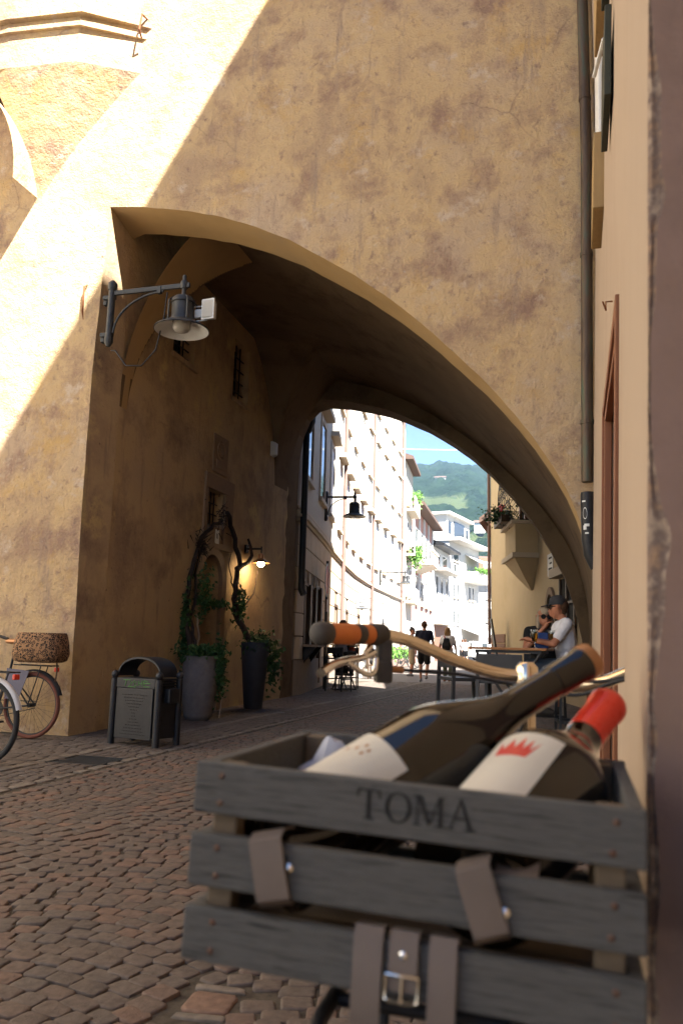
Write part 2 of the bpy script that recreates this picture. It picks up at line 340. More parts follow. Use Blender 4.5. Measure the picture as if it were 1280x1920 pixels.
score = sorted(range(len(allst)), key=lambda i: -seen(allst[i][0], allst[i][1]) * (allst[i][2] * allst[i][3]) ** .25)
single = set(score[:290])
var = {}
def stone_object(s, k):
    key = (s[5], k % 9)
    if key not in var:
        mb = MB(); mb.add(stone_verts(0, 0, .05, .04, 0, 0, rng), SF); me = mb.mesh('cobblestone'); me.polygons.foreach_set('use_smooth', [True] * len(me.polygons)); me.set_sharp_from_angle(angle=R(50)); me.materials.append(MATS[s[5]])
        at = me.attributes.new('rnd', 'FLOAT', 'FACE'); q = rng.random() ** 1.3; at.data.foreach_set('value', [q] * len(me.polygons)); var[key] = me
    o = bpy.data.objects.new('cobblestone' if s[5] != 3 else 'paving_slab', var[key]); col.objects.link(o); o.parent = street
    o.location = Vector((s[0], s[1], rng.uniform(-.004, .003))) - wloc(street); o.rotation_euler = (rng.uniform(-.012, .012), rng.uniform(-.012, .012), s[4]); o.scale = (s[2] / .05, s[3] / .04, 1)
bulk = {0: ([], []), 1: ([], []), 2: ([], []), 3: ([], [])}
for i, s in enumerate(allst):
    if i in single: stone_object(s, rng.randrange(9)); continue
    if -4.40 < s[0] < -3.86 and 6.15 < s[1] < 6.6: continue                # the drain grate lies here
    vs_, vals = bulk[s[5]]
    vs_.append(stone_verts(s[0], s[1], s[2], s[3], s[4], rng.uniform(-.0025, .0015), rng)); vals.append(rng.random() ** 1.3)
for k, nm in enumerate(('cobblestones', 'pavement_stones', 'kerb_stones', 'paving_slabs')):
    vs_, vals = bulk[k]; n = len(vs_)
    V = np.array(vs_).reshape(-1, 3) - np.array(wloc(street)); F = (np.array([f for f in SF])[None] + (np.arange(n) * 32)[:, None, None]).reshape(-1, 4)
    me = bpy.data.meshes.new(nm); me.from_pydata(V.tolist(), [], F.tolist()); me.update(); me.materials.append(MATS[k]); me.polygons.foreach_set('use_smooth', [True] * len(me.polygons)); me.set_sharp_from_angle(angle=R(50))
    at = me.attributes.new('rnd', 'FLOAT', 'FACE'); at.data.foreach_set('value', np.repeat(vals, len(SF)).astype(np.float32))
    o = bpy.data.objects.new(nm, me); col.objects.link(o); o.parent = street; tag(o, kind='stuff')

# ================================================================== the house with the archway
FY, DEP = 7.78, .55
ARCH = [(-5.30, 6.235), (-4.85, 6.17), (-4.27, 6.046), (-3.8, 5.90), (-3.377, 5.727), (-2.98, 5.52), (-2.598, 5.277), (-2.19, 5.0), (-1.806, 4.697), (-1.45, 4.38), (-1.123, 4.047), (-.84, 3.75), (-.591, 3.447), (-.35, 3.12), (-.141, 2.779), (-.04, 2.58), (.047, 2.357), (.12, 2.13), (.181, 1.898), (.225, 1.65), (.253, 1.403), (.27, .8), (.28, 0)]
BACK = [(-5.56, 0), (-5.56, 4.2), (-5.535, 4.9), (-5.46, 5.4), (-5.32, 5.75), (-5.1, 5.96), (-4.86, 6.02), (-4.4, 5.96), (-3.92, 5.848), (-3.55, 5.74), (-3.238, 5.615), (-2.72, 5.36), (-2.247, 5.05), (-1.86, 4.75), (-1.507, 4.421), (-1.08, 3.93), (-.7, 3.426), (-.39, 2.9), (-.127, 2.349), (.03, 1.8), (.137, 1.262), (.19, .6), (.2, 0)]
def dens(pts, step, j=0, rg=random.Random(3)):
    out = []
    for (a, b), (c, d) in zip(pts, pts[1:]):
        n = max(1, int(math.hypot(c - a, d - b) / step))
        for i in range(n): out.append((lerp(a, c, i / n) + rg.uniform(-j, j), lerp(b, d, i / n) + rg.uniform(-j, j)))
    return out + [pts[-1]]
xw = lambda y: -5.32 - .033 * (y - 7.78)
house = thing('arch_house', 'ochre plastered old house with a wide archway over the street', 'building', (-2.6, 11.5, 0))
arch_d = [( -5.30, 0)] + dens([(-5.30, 0.02), (-5.36, 2.5), (-5.37, 4.1), (-5.30, 6.235)], .25, .005) + dens(ARCH, .12, .0035)
mb = MB()
outline = [(-16, 0)] + arch_d + [(.31, 0), (.31, 18), (-16, 18)]
mb.add([(x, FY, z) for x, z in outline], [tuple(range(len(outline)))])
mk('front_wall', mb, facade_m, house, fixn=False)
# the archway's own thickness: jamb and soffit
mb = MB(); n = len(arch_d)
jit = random.Random(8)
def ring_in(x, z):
    if x < -5.2: return (max(x, -5.32) , z - (.135 if z > 6 else 0))
    return (x, z - .06 * max(0, (z - 3) / 3))
mb.add([(x, FY, z) for x, z in arch_d] + [(*[ring_in(x, z)[0]], FY + DEP, ring_in(x, z)[1]) for x, z in arch_d], [(i, i + 1, n + i + 1, n + i) for i in range(n - 1)])
mb_all = mb.v, mb.f; nj = next(i for i, (x, z) in enumerate(arch_d) if z > 6.2)
jm = MB(); jm.v = list(mb_all[0]); jm.f = mb_all[1][:nj]; mk('arch_jamb', jm, passage_m, house, smooth=35)
mb.f = mb_all[1][nj:]; mk('arch_soffit', mb, soffit_m, house, smooth=35)
# left wall of the passage with a door recess
mb = MB()
def wp(y, z): return (xw(y) - .0, y, z)
DY0, DY1, DZ = 10.98, 11.74, 1.92
ys = [FY + DEP, DY0, DY1, 15.65]
door_arc = [(DY0, 0)] + [(lerp(DY0, DY1, .5) - .38 * math.cos(a), 1.98 + .42 * math.sin(a)) for a in [math.pi * k / 14 for k in range(15)]] + [(DY1, 0)]
WINS = [(9.68, 10.38, 5.10, 5.75), (11.92, 12.62, 5.15, 6.2), (11.10, 11.72, 2.72, 3.42)]
YB = [FY + DEP, 9.68, 10.38, DY0, 11.10, 11.72, DY1, 11.92, 12.62, 15.65]; ZB = [0, 2.45, 2.72, 3.42, 5.10, 5.15, 5.75, 6.2, 7.4]
ids = {(a, b): i * len(ZB) + k for i, a in enumerate(YB) for k, b in enumerate(ZB)}
fcs = []
for a, b in zip(YB, YB[1:]):
    for c, d in zip(ZB, ZB[1:]):
        ym, zm = (a + b) / 2, (c + d) / 2
        if any(p <= ym <= q and u <= zm <= v for p, q, u, v in WINS) or (DY0 < ym < DY1 and zm < 2.45): continue
        fcs.append((ids[a, c], ids[b, c], ids[b, d], ids[a, d]))
mb.add([wp(a, b) for a in YB for b in ZB], fcs)
lintel = door_arc[1:-1] + [(DY1, 2.45), (11.72, 2.45), (11.10, 2.45), (DY0, 2.45)]
mb.add([wp(*p) for p in lintel], [tuple(range(len(lintel)))]); n = len(door_arc)
mb.add([wp(*p) for p in door_arc] + [(wp(*p)[0] - .42, p[0], p[1]) for p in door_arc], [(i, i + 1, n + i + 1, n + i) for i in range(n - 1)])
for p, q, u, v in WINS:
    r4 = [(p, u), (q, u), (q, v), (p, v)]
    mb.add([wp(*c) for c in r4] + [(wp(*c)[0] - .28, c[0], c[1]) for c in r4], [(k, (k + 1) % 4, 4 + (k + 1) % 4, 4 + k) for k in range(4)])
mk('passage_wall', mb, passage_m, house)
# the vault: a barrel over the street crossed by a lunette on the left
def archz(x): return interp(x, ARCH)
def vault(x, y):
    x0 = xw(y)
    t = min(1, max(0, (x - x0) / 2.3)); ml = 3.9 + .2 * (y - 8.4) / 6 + 2.75 * math.sqrt(max(0, 1 - (1 - t) ** 2)) if t < 1 else 9
    q = (y - 11.4) / 2.85; zl = 3.9 + 3.0 * max(0, 1 - abs(q) ** 2.2) ** .55 if abs(q) < 1 else 3.9
    return min(archz(x) + .30, max(ml, zl))
NX, NY = 220, 260; mb = MB(); vs_ = []
for j in range(NY + 1):
    y = lerp(FY + DEP - .002, 15.02, j / NY)
    for i in range(NX + 1):
        x = lerp(xw(y), .275, (i / NX) ** 1.0); vs_.append((x, y, vault(x, y)))
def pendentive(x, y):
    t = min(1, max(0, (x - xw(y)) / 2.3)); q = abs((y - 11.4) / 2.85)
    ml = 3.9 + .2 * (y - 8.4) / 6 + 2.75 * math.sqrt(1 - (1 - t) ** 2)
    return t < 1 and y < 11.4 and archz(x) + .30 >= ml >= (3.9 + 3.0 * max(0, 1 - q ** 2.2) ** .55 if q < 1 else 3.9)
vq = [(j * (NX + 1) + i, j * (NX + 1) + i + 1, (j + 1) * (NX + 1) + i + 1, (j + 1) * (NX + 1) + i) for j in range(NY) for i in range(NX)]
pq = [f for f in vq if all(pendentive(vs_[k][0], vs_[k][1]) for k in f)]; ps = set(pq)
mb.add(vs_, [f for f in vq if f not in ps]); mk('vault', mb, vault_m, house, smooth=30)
mk('pendentive', MB().add(vs_, pq), soffit_m, house, smooth=30)  # near pendentives in lighter plaster: light from the street painted into the colour
mb = MB()      # wall above the soffit's inner edge and below the vault, and the right foot
mb.b2((.279, FY + .004, 0), (.6, 15.0, 2.2)); mk('passage_footing', mb, pierfoot_m, house)
# rear arch: thickness and rear face
bk = dens(BACK, .12, .002); n = len(bk); mb = MB()
mb.add([(x, 15.0, z) for x, z in bk] + [(x, 15.66, z) for x, z in bk], [(i, i + 1, n + i + 1, n + i) for i in range(n - 1)])
o2 = [(-16, 0)] + bk + [(.31, 0), (.31, 18), (-16, 18)]
mb.add([(x, 15.66, z) for x, z in o2], [tuple(range(len(o2)))])
o3 = [(-5.575, 0)] + [(max(x, -5.57), z) for x, z in bk] + [(.31, 0), (.31, 6.9), (-5.575, 6.9)]
mb.add([(x, 15.0, z) for x, z in o3], [tuple(range(len(o3)))])
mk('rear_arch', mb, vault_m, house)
mk('roof', MB().prism([(-16.2, FY - .4, 17.9), (-16.2, 16.1, 17.9), (-16.2, 11.7, 20.5)], (16.7, 0, 0)), M('roof_tiles', (.22, .09, .05), (.3, .13, .08), scale=12, rough=.9), house)
mk('side_wall', MB().b2((.29, FY + .02, 2.2), (.5, 15.6, 17.9)), facade_m, house)
# corbelled bay window high on the left
mb = MB()
bay_pts = [(-4.99, FY + .02), (-5.68, 7.40), (-6.6, 7.29), (-9.6, 7.29), (-9.6, FY + .02)]
def bayring(z, k=1.0, dx=0): return [(lerp(-7.0, x, k) + dx, lerp(FY + .02, y, k), z) for x, y in bay_pts]
mb.rings([bayring(8.02 - .02), bayring(8.0 + .46)])
bay = mk('bay_window', mb, facade_m, house)
def off(z, e):
    return [(-4.99 + e * 1.2, FY + .02, z), (-5.68 + e * .8, 7.40 - e * .9, z), (-6.6 + e * .1, 7.29 - e, z), (-9.6, 7.29 - e, z), (-9.6, FY + .02, z)]
mb = MB()
for z0, z1, e in ((8.46, 8.53, .05), (8.53, 8.60, .02), (8.60, 8.70, .10), (8.70, 8.76, .06)): mb.rings([off(z0, e), off(z1, e)])
mk('cornice', mb, facade_m, bay)
mk('bay_wall', MB().rings([off(8.76, -.04), off(12.5, -.04)]), facade_m, bay)
# the corbel under it: hollowed, running down to a point, with an arch springing to the left
mb = MB(); rs = []
for k in range(15):
    t = k / 14; z = lerp(8.0, 6.42, t); s = (1 - t) ** 1.28
    cxm = lerp(-6.0, -6.30, t)
    base = [(-4.99, FY + .02), (-5.68, 7.40), (-6.6, 7.29), (-6.95, 7.31), (-7.0, FY + .02)]
    lim = -6.95 + .60 * (1 - (1 - t) ** 2) ** .8
    r = []
    for x, y in base:
        xx = lerp(-6.30, x, s) if x > -6.3 else max(lerp(-6.42, x, s ** .7), -7.0 + .58 * t ** .5)
        r.append((xx, lerp(FY + .02, y, max(s, .02) ** .8), z))
    rs.append(r)
mb.rings(rs); mk('corbel', mb, facade_m, bay, smooth=40)
mb = MB(); arc = []
for k in range(17):
    a = math.pi / 2 * k / 16; arc.append((-6.36 - 1.15 * (1 - math.cos(a)), 6.5 + 1.5 * math.sin(a)))
mb.add([(x, 7.31, z) for x, z in arc] + [(x, FY + .02, z) for x, z in arc], [(i, i + 1, 17 + i + 1, 17 + i) for i in range(16)])
mk('bay_arch', mb, facade_m, bay, smooth=40)
# iron bits on the plaster
mk('iron_hook', MB().tube([(-4.96, FY + .01, 8.72), (-4.96, 7.62, 8.68), (-4.97, 7.6, 8.45), (-4.98, 7.68, 8.40)], .012, 6), rustiron_m, house)
mk('iron_spike', MB().tube([(-5.53, FY, 5.25), (-5.53, 7.72, 5.2), (-5.535, 7.73, 4.9), (-5.535, 7.76, 4.8)], [.01, .012, .014, .004], 6), rustiron_m, house)
# windows high in the passage wall
for (a, b, z0, z1) in ((9.68, 10.38, 5.10, 5.75), (11.92, 12.62, 5.15, 6.2)):
    x = xw((a + b) / 2); p = mk('window', MB().b2((x - .30, a - .02, z0 - .02), (x - .26, b + .02, z1 + .02)), hole_m, house)
    g = MB()
    for k in range(1, 4): g.tube([(x - .12, lerp(a, b, k / 4), z0), (x - .12, lerp(a, b, k / 4), z1)], .012, 6)
    for k in range(1, 5): g.tube([(x - .12, a, lerp(z0, z1, k / 5)), (x - .12, b, lerp(z0, z1, k / 5))], .012, 6)
    mk('grille', g, black_m, p); mk('sill', MB().b2((x, a - .05, z0 - .07), (x + .05, b + .05, z0)), passage_m, p)
# small window over the door
x = xw(11.5); wnd = mk('door_window', MB().b2((x - .30, 11.08, 2.70), (x - .26, 11.74, 3.44)), hole_m, house)
s_ = MB(); s_.b2((x, 10.98, 3.42), (x + .06, 12.05, 3.66)); s_.b2((x, 11.72, 2.6), (x + .055, 12.04, 3.42)); s_.b2((x, 10.98, 2.6), (x + .05, 11.10, 3.42)); s_.b2((x, 10.98, 2.5), (x + .07, 12.05, 2.6)); mk('stone_surround', s_, stone_m, wnd, bev=.01)
g = MB()
for k in range(1, 5): g.tube([(x - .1, lerp(11.1, 11.72, k / 5), 2.72), (x - .1, lerp(11.1, 11.72, k / 5), 3.42)], .011, 6)
for k in range(1, 4): g.tube([(x - .1, 11.1, lerp(2.72, 3.42, k / 4)), (x - .1, 11.72, lerp(2.72, 3.42, k / 4))], .011, 6)
mk('grille', g, black_m, wnd)
# relief tablet
x = xw(11.5); tb = mk('relief_tablet', MB().b2((x, 11.24, 3.72), (x + .03, 11.78, 4.34)), stone_m, house, bev=.008)
g = MB(); g.torus((x + .03, 11.51, 4.10), .14, .02, (1, 0, 0), 20, 6); g.b2((x + .03, 11.34, 3.80), (x + .045, 11.68, 3.93)); g.ball((x + .03, 11.51, 4.1), .08, 10, (.3, 1, 1.2)); mk('carving', g, stone_m, tb)
# door, its stone arch and leaf
x = xw(11.36)
mb = MB(); oa = [(DY0, 0)] + [(11.36 - .38 * math.cos(a), 1.98 + .42 * math.sin(a)) for a in [math.pi * k / 14 for k in range(15)]] + [(DY1, 0)]
ob = [(DY0 - .16, 0)] + [(11.36 - .54 * math.cos(a), 1.98 + .56 * math.sin(a)) for a in [math.pi * k / 14 for k in range(15)]] + [(DY1 + .16, 0)]
n = len(oa)
vv = [(x + .05, *p) for p in oa] + [(x + .05, *p) for p in ob] + [(x - .02, *p) for p in oa] + [(x - .02, *p) for p in ob]
ff = [];
for i in range(n - 1): ff += [(i, i + 1, n + i + 1, n + i), (i, 2 * n + i, 2 * n + i + 1, i + 1), (n + i, n + i + 1, 3 * n + i + 1, 3 * n + i)]
mb.add(vv, ff); ds = mk('door_surround', mb, stone_m, house)
ks = MB().b2((x, 11.12, 2.54), (x + .06, 11.60, 2.84)); mk('keystone', ks, stone_m, ds, bev=.01)
dl = mk('door', MB().b2((x - .40, DY0 - .05, 0), (x - .34, DY1 + .05, 2.5)), darkwood_m, house)
g = MB()
for k in range(4): g.b2((x - .338, DY0 + .02 + k * .19, .05), (x - .322, DY0 + .17 + k * .19, 1.9))
mk('door_board', g, darkwood_m, dl); mk('door_handle', MB().tube([(x - .33, 11.62, 1.05), (x - .27, 11.62, 1.05), (x - .27, 11.54, 1.05)], .012, 6), iron_m, dl)
mk('utility_hatch', MB().b2((xw(8.6), 8.42, .42), (xw(8.6) + .012, 8.66, .72)), passage_m, house, bev=.004)

# ================================================================== the house on the right
rh = thing('right_house', 'beige plastered house with a framed wooden door and brown shutters', 'building', (1.5, 3, 0))
XR = .2
DYa, DYb, DZt = 3.14, 4.74, 2.45
o = [(-9, 0), (DYa, 0), (DYa, DZt), (DYb, DZt), (DYb, 0), (7.775, 0), (7.775, 14.7), (-9, 14.7)]
# the plain wall behind the camera is one sheet with the rest
bx_ = lambda z: XR + .033 * (min(z, 6) - 2.45)
o = [(-9, 0), (DYa, 0), (DYa, DZt), (DYb, DZt), (DYb, 0), (7.775, 0), (7.775, 6), (7.775, 14.9), (-9, 14.9), (-9, 6)]
mb = MB().add([(bx_(z), y, z) for y, z in o], [(0, 1, 2, 9), (2, 3, 6, 9), (3, 4, 5, 6), (9, 6, 7, 8)])
mb.add([(bx_(0), DYa, 0), (XR, DYa, DZt), (XR + .4, DYa, DZt), (XR + .4, DYa, 0), (bx_(0), DYb, 0), (XR, DYb, DZt), (XR + .4, DYb, DZt), (XR + .4, DYb, 0)], [(0, 1, 2, 3), (4, 5, 6, 7), (1, 2, 6, 5)])
XT = bx_(9)
mb.add([(XT, -9, 0), (6, -9, 0), (6, -9, 14.9), (XT, -9, 14.9), (6, 7.77, 0), (6, 7.77, 14.9), (XT, 7.77, 14.9)], [(0, 1, 2, 3), (1, 4, 5, 2), (3, 2, 5, 6)])
mk('wall', mb, beige_m, rh, fixn=False)
fr = MB(); ln = MB()
for dz, dp in ((0, .016), (.05, .004)):
    a, b = DYa + dz, DYb - dz; t = .06 if dz == 0 else .05
    fr.b2((XR - dp, b - t, 0), (XR + .028 + dz * .2, b - .002, DZt - dz)); fr.b2((XR - dp, a + .002, 0), (XR + .028 + dz * .2, a + t, DZt - dz)); fr.b2((XR - dp + .001, a + t, DZt - dz - t), (XR + .027 + dz * .2, b - t, DZt - dz - .001))
ln.b2((XR + .04, DYb - .12, 0), (XR + .17, DYb - .003, DZt - .003)); ln.b2((XR + .04, DYa + .003, DZt - .11), (XR + .17, DYb - .12, DZt - .004))
def batter(mb_, z0=2.45, k=.033):
    mb_.v = [(x + k * (min(z, 6) - z0), y, z) for x, y, z in mb_.v]; return mb_
door = mk('door', batter(MB().b2((XR + .16, DYa + .01, 0), (XR + .22, DYb - .01, DZt))), doorwood_m, rh)
mk('door_lining', batter(ln), darkwood_m, door); mk('door_frame', batter(fr), framewood_m, door, bev=.005)
for k in range(3):
    for q in range(2): mk('door_panel', batter(MB().b2((XR + .135, DYa + .22 + q * .62, .2 + k * .72), (XR + .162, DYa + .76 + q * .62, .8 + k * .72))), doorwood_m, door, bev=.015)
# the projecting pier beside the camera, with its broken plaster corner
PX, PY0, PY1 = .074, .905, 1.31
mb = MB(); NZ = 260; nz = [i / NZ * 3.6 for i in range(NZ + 1)]
def chip(z):
    q = max(0, noise.noise((z * 4.1, 3.3, 0)) + .12) * 1.1 + max(0, noise.noise((z * 15, 9.1, 0))) * .5
    e = 1 if z < 1.62 else max(0, 1 - (z - 1.62) / .2)
    return .002 + .034 * q * e * (.55 if z < 1.0 else 1) + .002 * e * abs(noise.noise((z * 60, 0, 0)))
side = MB(); front = MB(); edge = MB(); sv = []; fv = []; ev = []
for z in nz:
    c = chip(z); c2 = c * .5 + .001
    sv += [(PX, PY1, z), (PX, PY0 + c2, z)]; fv += [(PX + c, PY0, z), (.6, PY0, z)]
    m1 = (PX + c * .28 + .002 * noise.noise((z * 40, 1, 1)), PY0 + c2 * .4, z); m2 = (PX + c * .65 + .0015 * noise.noise((z * 55, 5, 1)), PY0 + c2 * .2 + .003, z)
    ev += [(PX, PY0 + c2, z), m1, m2, (PX + c, PY0, z)]
q2 = [(2 * i, 2 * i + 1, 2 * i + 3, 2 * i + 2) for i in range(NZ)]
side.add(sv, q2); front.add(fv, q2); edge.add(ev, [(4 * i + k, 4 * i + k + 1, 4 * i + k + 5, 4 * i + k + 4) for i in range(NZ) for k in range(3)])
for m_, top in ((side, 0), (front, 0)): pass
side.b2((PX + .0, PY0 + .02, 3.6), (XR + .2, PY1, 9)); side.add([(PX, PY1, 0), (XR + .1, PY1, 0), (XR + .1, PY1, 3.6), (PX, PY1, 3.6)], [(0, 1, 2, 3)])
pier = mk('pier', batter(side, 1.05, .036), beige_m, rh); mk('pier_front', batter(front, 1.05, .036), mauve_m, pier); mk('broken_edge', batter(edge, 1.05, .036), chip_m, pier, smooth=60)
# window and shutters up on the right wall
wn = mk('window', batter(MB().b2((XR - .035, 5.25, 4.55), (XR + .02, 6.05, 6.9))), greyw_m, rh, bev=.01)
mk('window_sill', batter(MB().b2((XR - .07, 5.12, 3.95), (XR + .02, 5.7, 4.5))), brownboard_m, wn, bev=.006)
mk('window_head', batter(MB().b2((XR - .07, 4.55, 5.0), (XR + .02, 5.05, 7.2))), brownboard_m, wn, bev=.006)
mk('shutter', batter(MB().b2((XR - .045, 3.72, 3.75), (XR - .012, 4.2, 4.25))), shutblack_m, wn, bev=.004)
mk('shutter', batter(MB().b2((XR - .055, 3.45, 4.45), (XR - .015, 4.0, 5.9))), shutblack_m, wn, bev=.004)
mk('shutter_latch', batter(MB().tube([(XR - .07, 5.1, 4.9), (XR - .02, 4.7, 4.85)], .014, 6)), whitem_m, wn)
mk('wall_hook', MB().tube([(XR, 3.6, 2.62), (XR - .03, 3.6, 2.62), (XR - .03, 3.6, 2.58), (XR - .045, 3.55, 2.6)], .004, 5), rustiron_m, rh)
# drainpipe in the corner
dp = thing('drainpipe', 'verdigris stained copper drainpipe in the corner beside the archway', 'drainpipe', (.17, 7.62, 0))
px = lambda z: .17
mk('pipe', MB().tube([(.23, 7.66, 14), (.22, 7.66, 6), (.15, 7.66, 2.62)], .055, 14), verdigris_m, dp, smooth=60)
for z in (9.2, 6.6, 4.9, 3.2): mk('pipe_clip', MB().lathe([(.056, -.02), (.062, -.02), (.062, .02), (.056, .02)], 14, (.15 + .0207 * (min(z, 6) - 2.62), 7.66, z)), verdigris_m, dp)
mk('pipe_foot', MB().lathe([(.058, 2.02), (.066, 2.06), (.066, 2.5), (.06, 2.52)], 14, (.150, 7.66, 0)).tube([(.150, 7.66, 2.06), (.16, 7.66, 1.94), (.215, 7.68, 1.82)], .062, 12), black_m, dp, smooth=50)
st = MB()
def onpipe(a, z, e=.0675): return (.150 + e * math.sin(a), 7.66 - e * math.cos(a), z)
for (a0, a1, z0, z1) in ((-.9, -.35, 2.42, 2.435), (-.75, -.3, 2.16, 2.2), (-.6, .1, 2.19, 2.215), (-.5, 0, 2.12, 2.135)):
    st.add([onpipe(lerp(a0, a1, k / 5), z0) for k in range(6)] + [onpipe(lerp(a0, a1, k / 5), z1) for k in range(6)], [(k, k + 1, k + 7, k + 6) for k in range(5)])
for k in range(14):
    a = 2 * math.pi * k / 14; b = 2 * math.pi * (k + 1) / 14
    f = lambda t, r: onpipe(-.45 + r * math.sin(t) * 6, 2.31 + r * math.cos(t) * (1.15 if math.cos(t) > 0 else 1), .068)
    st.add([f(a, .045), f(b, .045), f(b, .052), f(a, .052)], [(0, 1, 2, 3)])
o = mk('stickers', st, whitem_m, dp); tag(o, kind='stuff')

# unseen house added on the left to bounce sunlight into the shaded walls
lh = thing('added_bounce_house', 'sunlit cream house closing the small square opposite the right house', 'building', (-11.5, -2, 0))
mk('wall', MB().b2((-17, -14, 0), (-10.8, 7.74, 13)), M('cream_house_plaster', (.66, .60, .50), (.72, .66, .56), scale=1, rough=.9, pos=True), lh)
mk('roof', MB().b2((-17.4, -14.4, 13), (-10.2, 7.75, 13.3)), darkwood_m, lh)
for fz in (1.2, 4.6, 8.2):
    for k in range(5):
        y = -11.5 + k * 4; w_ = mk('window', MB().b2((-10.82, y, fz), (-10.78, y + 1.1, fz + 1.7)), glass_m, lh); mk('sill', MB().b2((-10.8, y - .1, fz - .1), (-10.66, y + 1.2, fz)), trim_m, w_)
# ================================================================== the curved palazzo on the left beyond the archway
PATH = [(-6.6, 15.72), (-5.85, 15.73), (-5.62, 15.83), (-5.57, 16.05), (-5.80, 17.3), (-6.28, 19.8), (-6.79, 22.3), (-7.5, 26.0), (-8.16, 29.85), (-8.65, 33.5), (-9.02, 37), (-9.32, 41), (-9.53, 44.2), (-9.70, 46.8)]
SEG = [math.hypot(c - a, d - b) for (a, b), (c, d) in zip(PATH, PATH[1:])]
def along(s):
    """point, tangent and street-side normal at a distance along the palazzo"""
    for i, L_ in enumerate(SEG):
        if s <= L_ or i == len(SEG) - 1:
            a, b = Vector(PATH[i]), Vector(PATH[i + 1]); t = (b - a).normalized(); p = a + t * s; return p, t, Vector((t.y, -t.x))
        s -= L_
def s_of_y(y):
    s = 0
    for i, L_ in enumerate(SEG):
        (a, b), (c, d) = PATH[i], PATH[i + 1]
        if y <= d: return s + L_ * (y - b) / (d - b)
        s += L_
    return s
STOT = sum(SEG)
def pt(s, off_, z): p, t, n = along(s); return (p.x + n.x * off_, p.y + n.y * off_, z)
def strip(mb, s0, s1, z0, z1, o0, o1, step=.5):
    n = max(1, int((s1 - s0) / step)); rs = []
    for k in range(n + 1):
        s = lerp(s0, s1, k / n); rs.append([pt(s, o0, z0), pt(s, o1, z0), pt(s, o1, z1), pt(s, o0, z1)])
    mb.rings(rs); return mb
PH = 15.2
pal = thing('palazzo', 'long curving cream palazzo with window hoods and rose downpipes', 'building', (-8, 28, 0))
mk('wall', strip(MB(), 0, STOT, 3.70, PH, -1.2, 0), cream_m, pal, smooth=25)
mk('ground_floor_wall', strip(MB(), 0, STOT, 0, 3.70, -1.2, -.012), joint_m, pal, smooth=25)
mk('plinth', strip(MB(), 0, STOT, 0, .72, -.5, .045), plinth_m, pal, smooth=25)
for z0, z1, e in ((3.66, 3.74, .05), (3.74, 3.80, .10), (3.80, 3.88, .06), (3.92, 3.98, .035)):
    mk('cornice_band', strip(MB(), 0, STOT, z0, z1, -.2, e), trim_m, pal, smooth=25)
mk('eaves', strip(MB(), 0, STOT, PH, PH + .25, -1.4, .55), trim_m, pal, smooth=25)
rb = random.Random(4)
openings = [(s_of_y(16.62), s_of_y(17.25), .9, 2.42), (s_of_y(17.6), s_of_y(18.2), .9, 2.42), (s_of_y(18.6), s_of_y(19.3), .1, 2.5), (s_of_y(23.3), s_of_y(24.4), .1, 2.3), (s_of_y(27), s_of_y(27.8), .72, 2.3), (s_of_y(31), s_of_y(31.9), .72, 2.3), (s_of_y(35), s_of_y(36), .1, 2.4)]
for c in range(6):                # rusticated courses: each block a piece
    z0 = .74 + c * .487; z1 = z0 + .465; s = .0 if c % 2 else -.35
    while s < 26:
        L_ = rb.uniform(.75, 1.15) if s < 9 else rb.uniform(1.3, 1.9); a, b = max(s, 0) + .008, s + L_ - .010
        if b > a + .1:
            cut = [(p, q) for p, q, u0, u1 in openings if not (z1 < u0 or z0 > u1 - .05) and q > a and p < b]
            segs = [(a, b)]
            for p, q in cut:
                ns = []
                for x, y in segs:
                    if p - .02 > x: ns.append((x, min(y, p - .02)))
                    if q + .02 < y: ns.append((max(x, q + .02), y))
                segs = ns
            for x, y in segs:
                if y - x > .08: mk('stone_block', strip(MB(), x, y, z0, z1, -.05, .02, .35), rust_m if s < 9 else cream_m, pal, smooth=25, bev=.012)
        s += L_
mk('smooth_ground_floor', strip(MB(), 26.2, STOT, .72, 3.66, -.3, .0), cream_m, pal, smooth=25)
for i, (p, q, u0, u1) in enumerate(openings):
    w_ = mk('window' if u0 > .5 else 'doorway', strip(MB(), p, q, u0, u1, -.3, -.10, .4), hole_m if i < 3 else darkwood_m, pal)
    f = MB(); strip(f, p - .02, p + .06, u0, u1, -.2, .03); strip(f, q - .06, q + .02, u0, u1, -.2, .03); strip(f, p + .06, q - .06, u1 - .08, u1, -.2, .03)
    mk('frame', f, darkwood_m, w_)
    if i < 3:
        mk('shutter', strip(MB(), q - .02, q + .30, u0 + .02, u1 - .03, .03, .075), darkwood_m, w_)
# counter shelf at the bar window
mk('bar_shelf', strip(MB(), s_of_y(16.5), s_of_y(17.9), 1.0, 1.05, .0, .36), plinth_m, pal)
for y in (16.65, 17.7): mk('shelf_bracket', MB().prism([pt(s_of_y(y), .02, 1.0), pt(s_of_y(y), .30, 1.0), pt(s_of_y(y), .02, .62)], (0, .06, 0)), black_m, pal)
